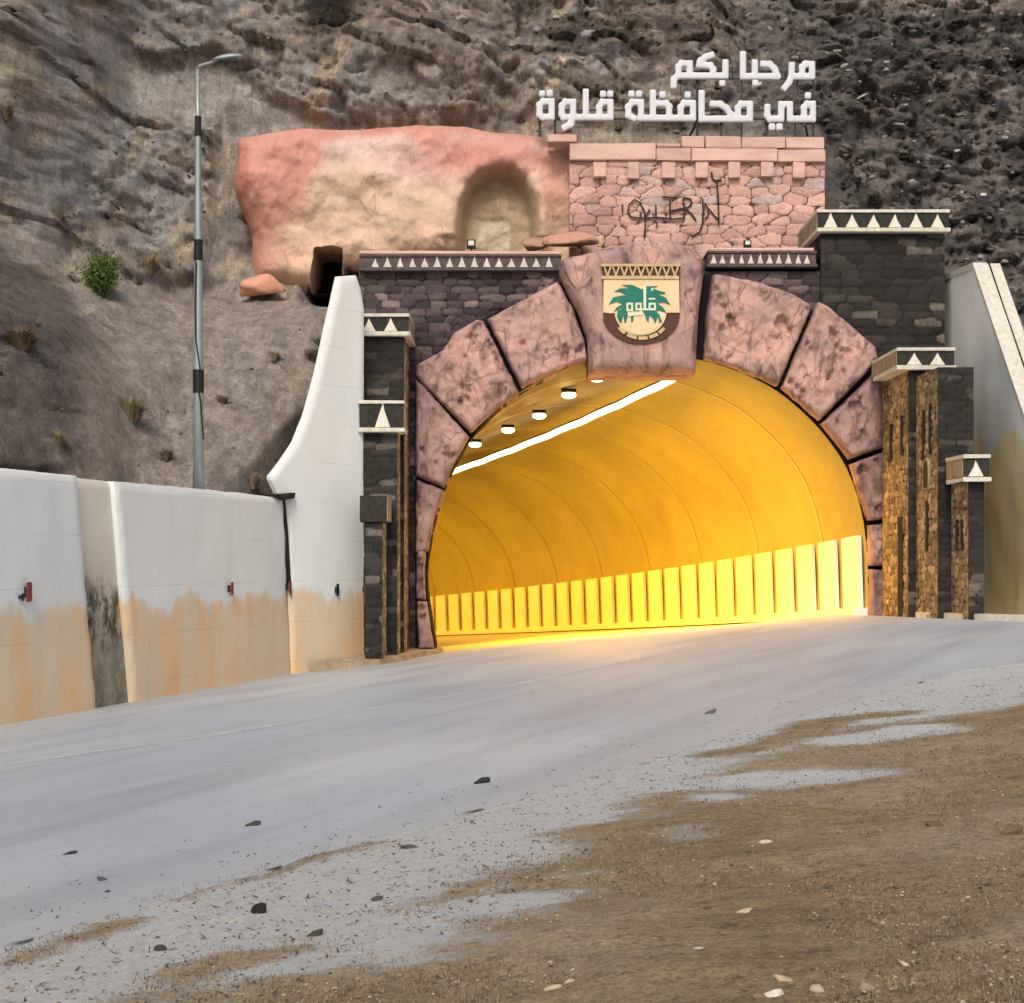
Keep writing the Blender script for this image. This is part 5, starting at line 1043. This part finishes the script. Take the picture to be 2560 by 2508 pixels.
# ------------------------------------------------------------------ rocks on the slopes
MAT_ROCK = M('slope_rock', .9, .2); m = MAT_ROCK; m.color(m.mix(.8, m.attr('tone'), m.ramp(m.noise(7, 7, .7), [(.3, .6), (.5, 1), (.7, 1.3)]), 'MULTIPLY')); m.bump(m.noise(12, 6, .7), .6, .04); MAT_ROCK = m.m
big = [(1150, 55, .75, .3, (150, 144, 138), 'long pale rock slab below the black hollow'), (1475, 85, .62, .32, (138, 140, 144), 'grey cracked boulder above the middle of the slope'), (1345, 75, .4, .25, (120, 116, 116), 'grey boulder left of the cracked one'), (1350, 125, .42, .3, (104, 96, 92), 'dull brown boulder under two grey ones'), (2150, 245, .6, .13, (176, 172, 164), 'long pale rock splinter right of the letters'), (2185, 252, .18, .14, (178, 174, 166), 'small white rock at the end of the splinter'),
       (2245, 312, .5, .15, (160, 158, 150), 'slanting pale slab on the dark slope'), (2440, 368, .42, .3, (124, 128, 134), 'blue grey boulder on the dark slope'), (2395, 378, .38, .16, (186, 182, 174), 'bright pale flat rock left of the blue grey boulder'), (2370, 440, .18, .12, (170, 168, 160), 'small pale rock below the bright flat one'), (2458, 488, .24, .16, (200, 196, 186), 'whitish rock above the right wing wall'), (2510, 180, .2, .16, (150, 148, 142), 'pale angular rock near the right edge'), (2465, 192, .42, .12, (150, 146, 140), 'flat grey rock near the top right'), (2350, 185, .2, .14, (136, 138, 136), 'grey rock above the slope centre'),
       (2110, 165, .28, .16, (140, 138, 134), 'grey rock up and right of the letters'), (2225, 112, .22, .14, (130, 130, 126), 'grey stone high on the right slope'), (2120, 370, .4, .22, (104, 98, 90), 'brown grey boulder right of the rubble wall'), (2400, 290, .5, .2, (118, 116, 108), 'broad mossy boulder in the middle of the right slope'), (1890, 215, .4, .22, (196, 192, 186), 'white slab between the two letter lines'), (2520, 330, .2, .1, (160, 158, 150), 'pale chip near the right edge'), (2300, 345, .2, .1, (182, 180, 172), 'pale chip above the slanting slab end'), (2540, 480, .26, .14, (146, 146, 140), 'grey rock at the right edge above the wing wall'),
       (2545, 640, .3, .18, (96, 92, 86), 'dark rock right of the coping top'), (2500, 600, .25, .12, (150, 146, 140), 'pale rock above the coping top'), (1870, 38, .3, .08, (160, 160, 158), 'pale sliver at the top edge'), (110, 365, .2, .06, (176, 172, 164), 'small pale stone on the left slope'), (93, 1030, .13, .05, (170, 164, 156), 'small whitish chip on the dark left spur'), (560, 752, .2, .14, (118, 106, 96), 'brown stone below the salmon boulder'), (625, 925, .2, .07, (84, 72, 64), 'dark flat stone on the dirt terrace'), (385, 885, .16, .06, (84, 72, 66), 'dark stone left of the lamp pole'), (765, 1020, .3, .12, (108, 100, 88), 'grey rock against the wing wall edge')]
for i, (u, v_, w_, h_, tn, lab) in enumerate(big):
    p = hill_at(u, v_); o = rockmesh('rock', p, (w_*.5, w_*.4, h_*.5), 1.7*i+.3, MAT_ROCK, sub=3, tone=srgb(*tn)); tag(o, lab, 'rock', 'rocks on the hillside')
pts = []; sz = []
rg = np.random.default_rng(8)
for k in range(5200):
    u = rg.uniform(1300, 2590); v_ = rg.uniform(-20, 900)
    if v_ > 380 and u < 2070: continue
    if v_ > 330 and u < 1700: continue
    if rg.random() > min(1, (u-1250)/900+.15): continue
    pts.append(np.array(hill_at(u, v_)[:]))
pebbles('scree', np.array(pts), .02, .15, MAT_ROCK, [srgb(74, 71, 69), srgb(88, 84, 80), srgb(58, 55, 53), srgb(66, 64, 62), srgb(80, 76, 72), srgb(108, 104, 100), srgb(92, 82, 76), srgb(150, 147, 142)], 5, 'loose dark rubble strewn over the right slope', 'scree')
pts = []
for k in range(2600):
    u = rg.uniform(-10, 900); v_ = rg.uniform(0, 1220)
    if u > 850 or (590 < u < 1400 and v_ < 730 and v_ > 300): continue
    pts.append(np.array(hill_at(u, v_)[:]))
pebbles('scree', np.array(pts), .01, .07, MAT_ROCK, [srgb(104, 92, 82), srgb(84, 72, 64), srgb(150, 140, 126), srgb(128, 112, 98)], 6, 'small loose stones over the left slope and dirt terrace', 'scree')
tp_ = []
for k in range(3400):
    u = rg.uniform(-10, 2580); v_ = rg.uniform(0, 1200)
    if v_ > 300 and 560 < u < 2080: continue
    if v_ > 690 and u > 200 and rg.random() < .6: continue
    if v_ > 1150 or fbm(np.array([u/300.]), np.array([v_/200.]), 4, 2)[0] < -.05: continue
    tp_.append(np.array(hill_at(u, v_)[:])+np.array([0, -.02, -.03]))
tag(scatter_blades('scrub', tp_, .06, .26, .009, MAT_STRAWD, 9, .14, .9), 'sparse dry stalks growing over the hillside', 'scrub')
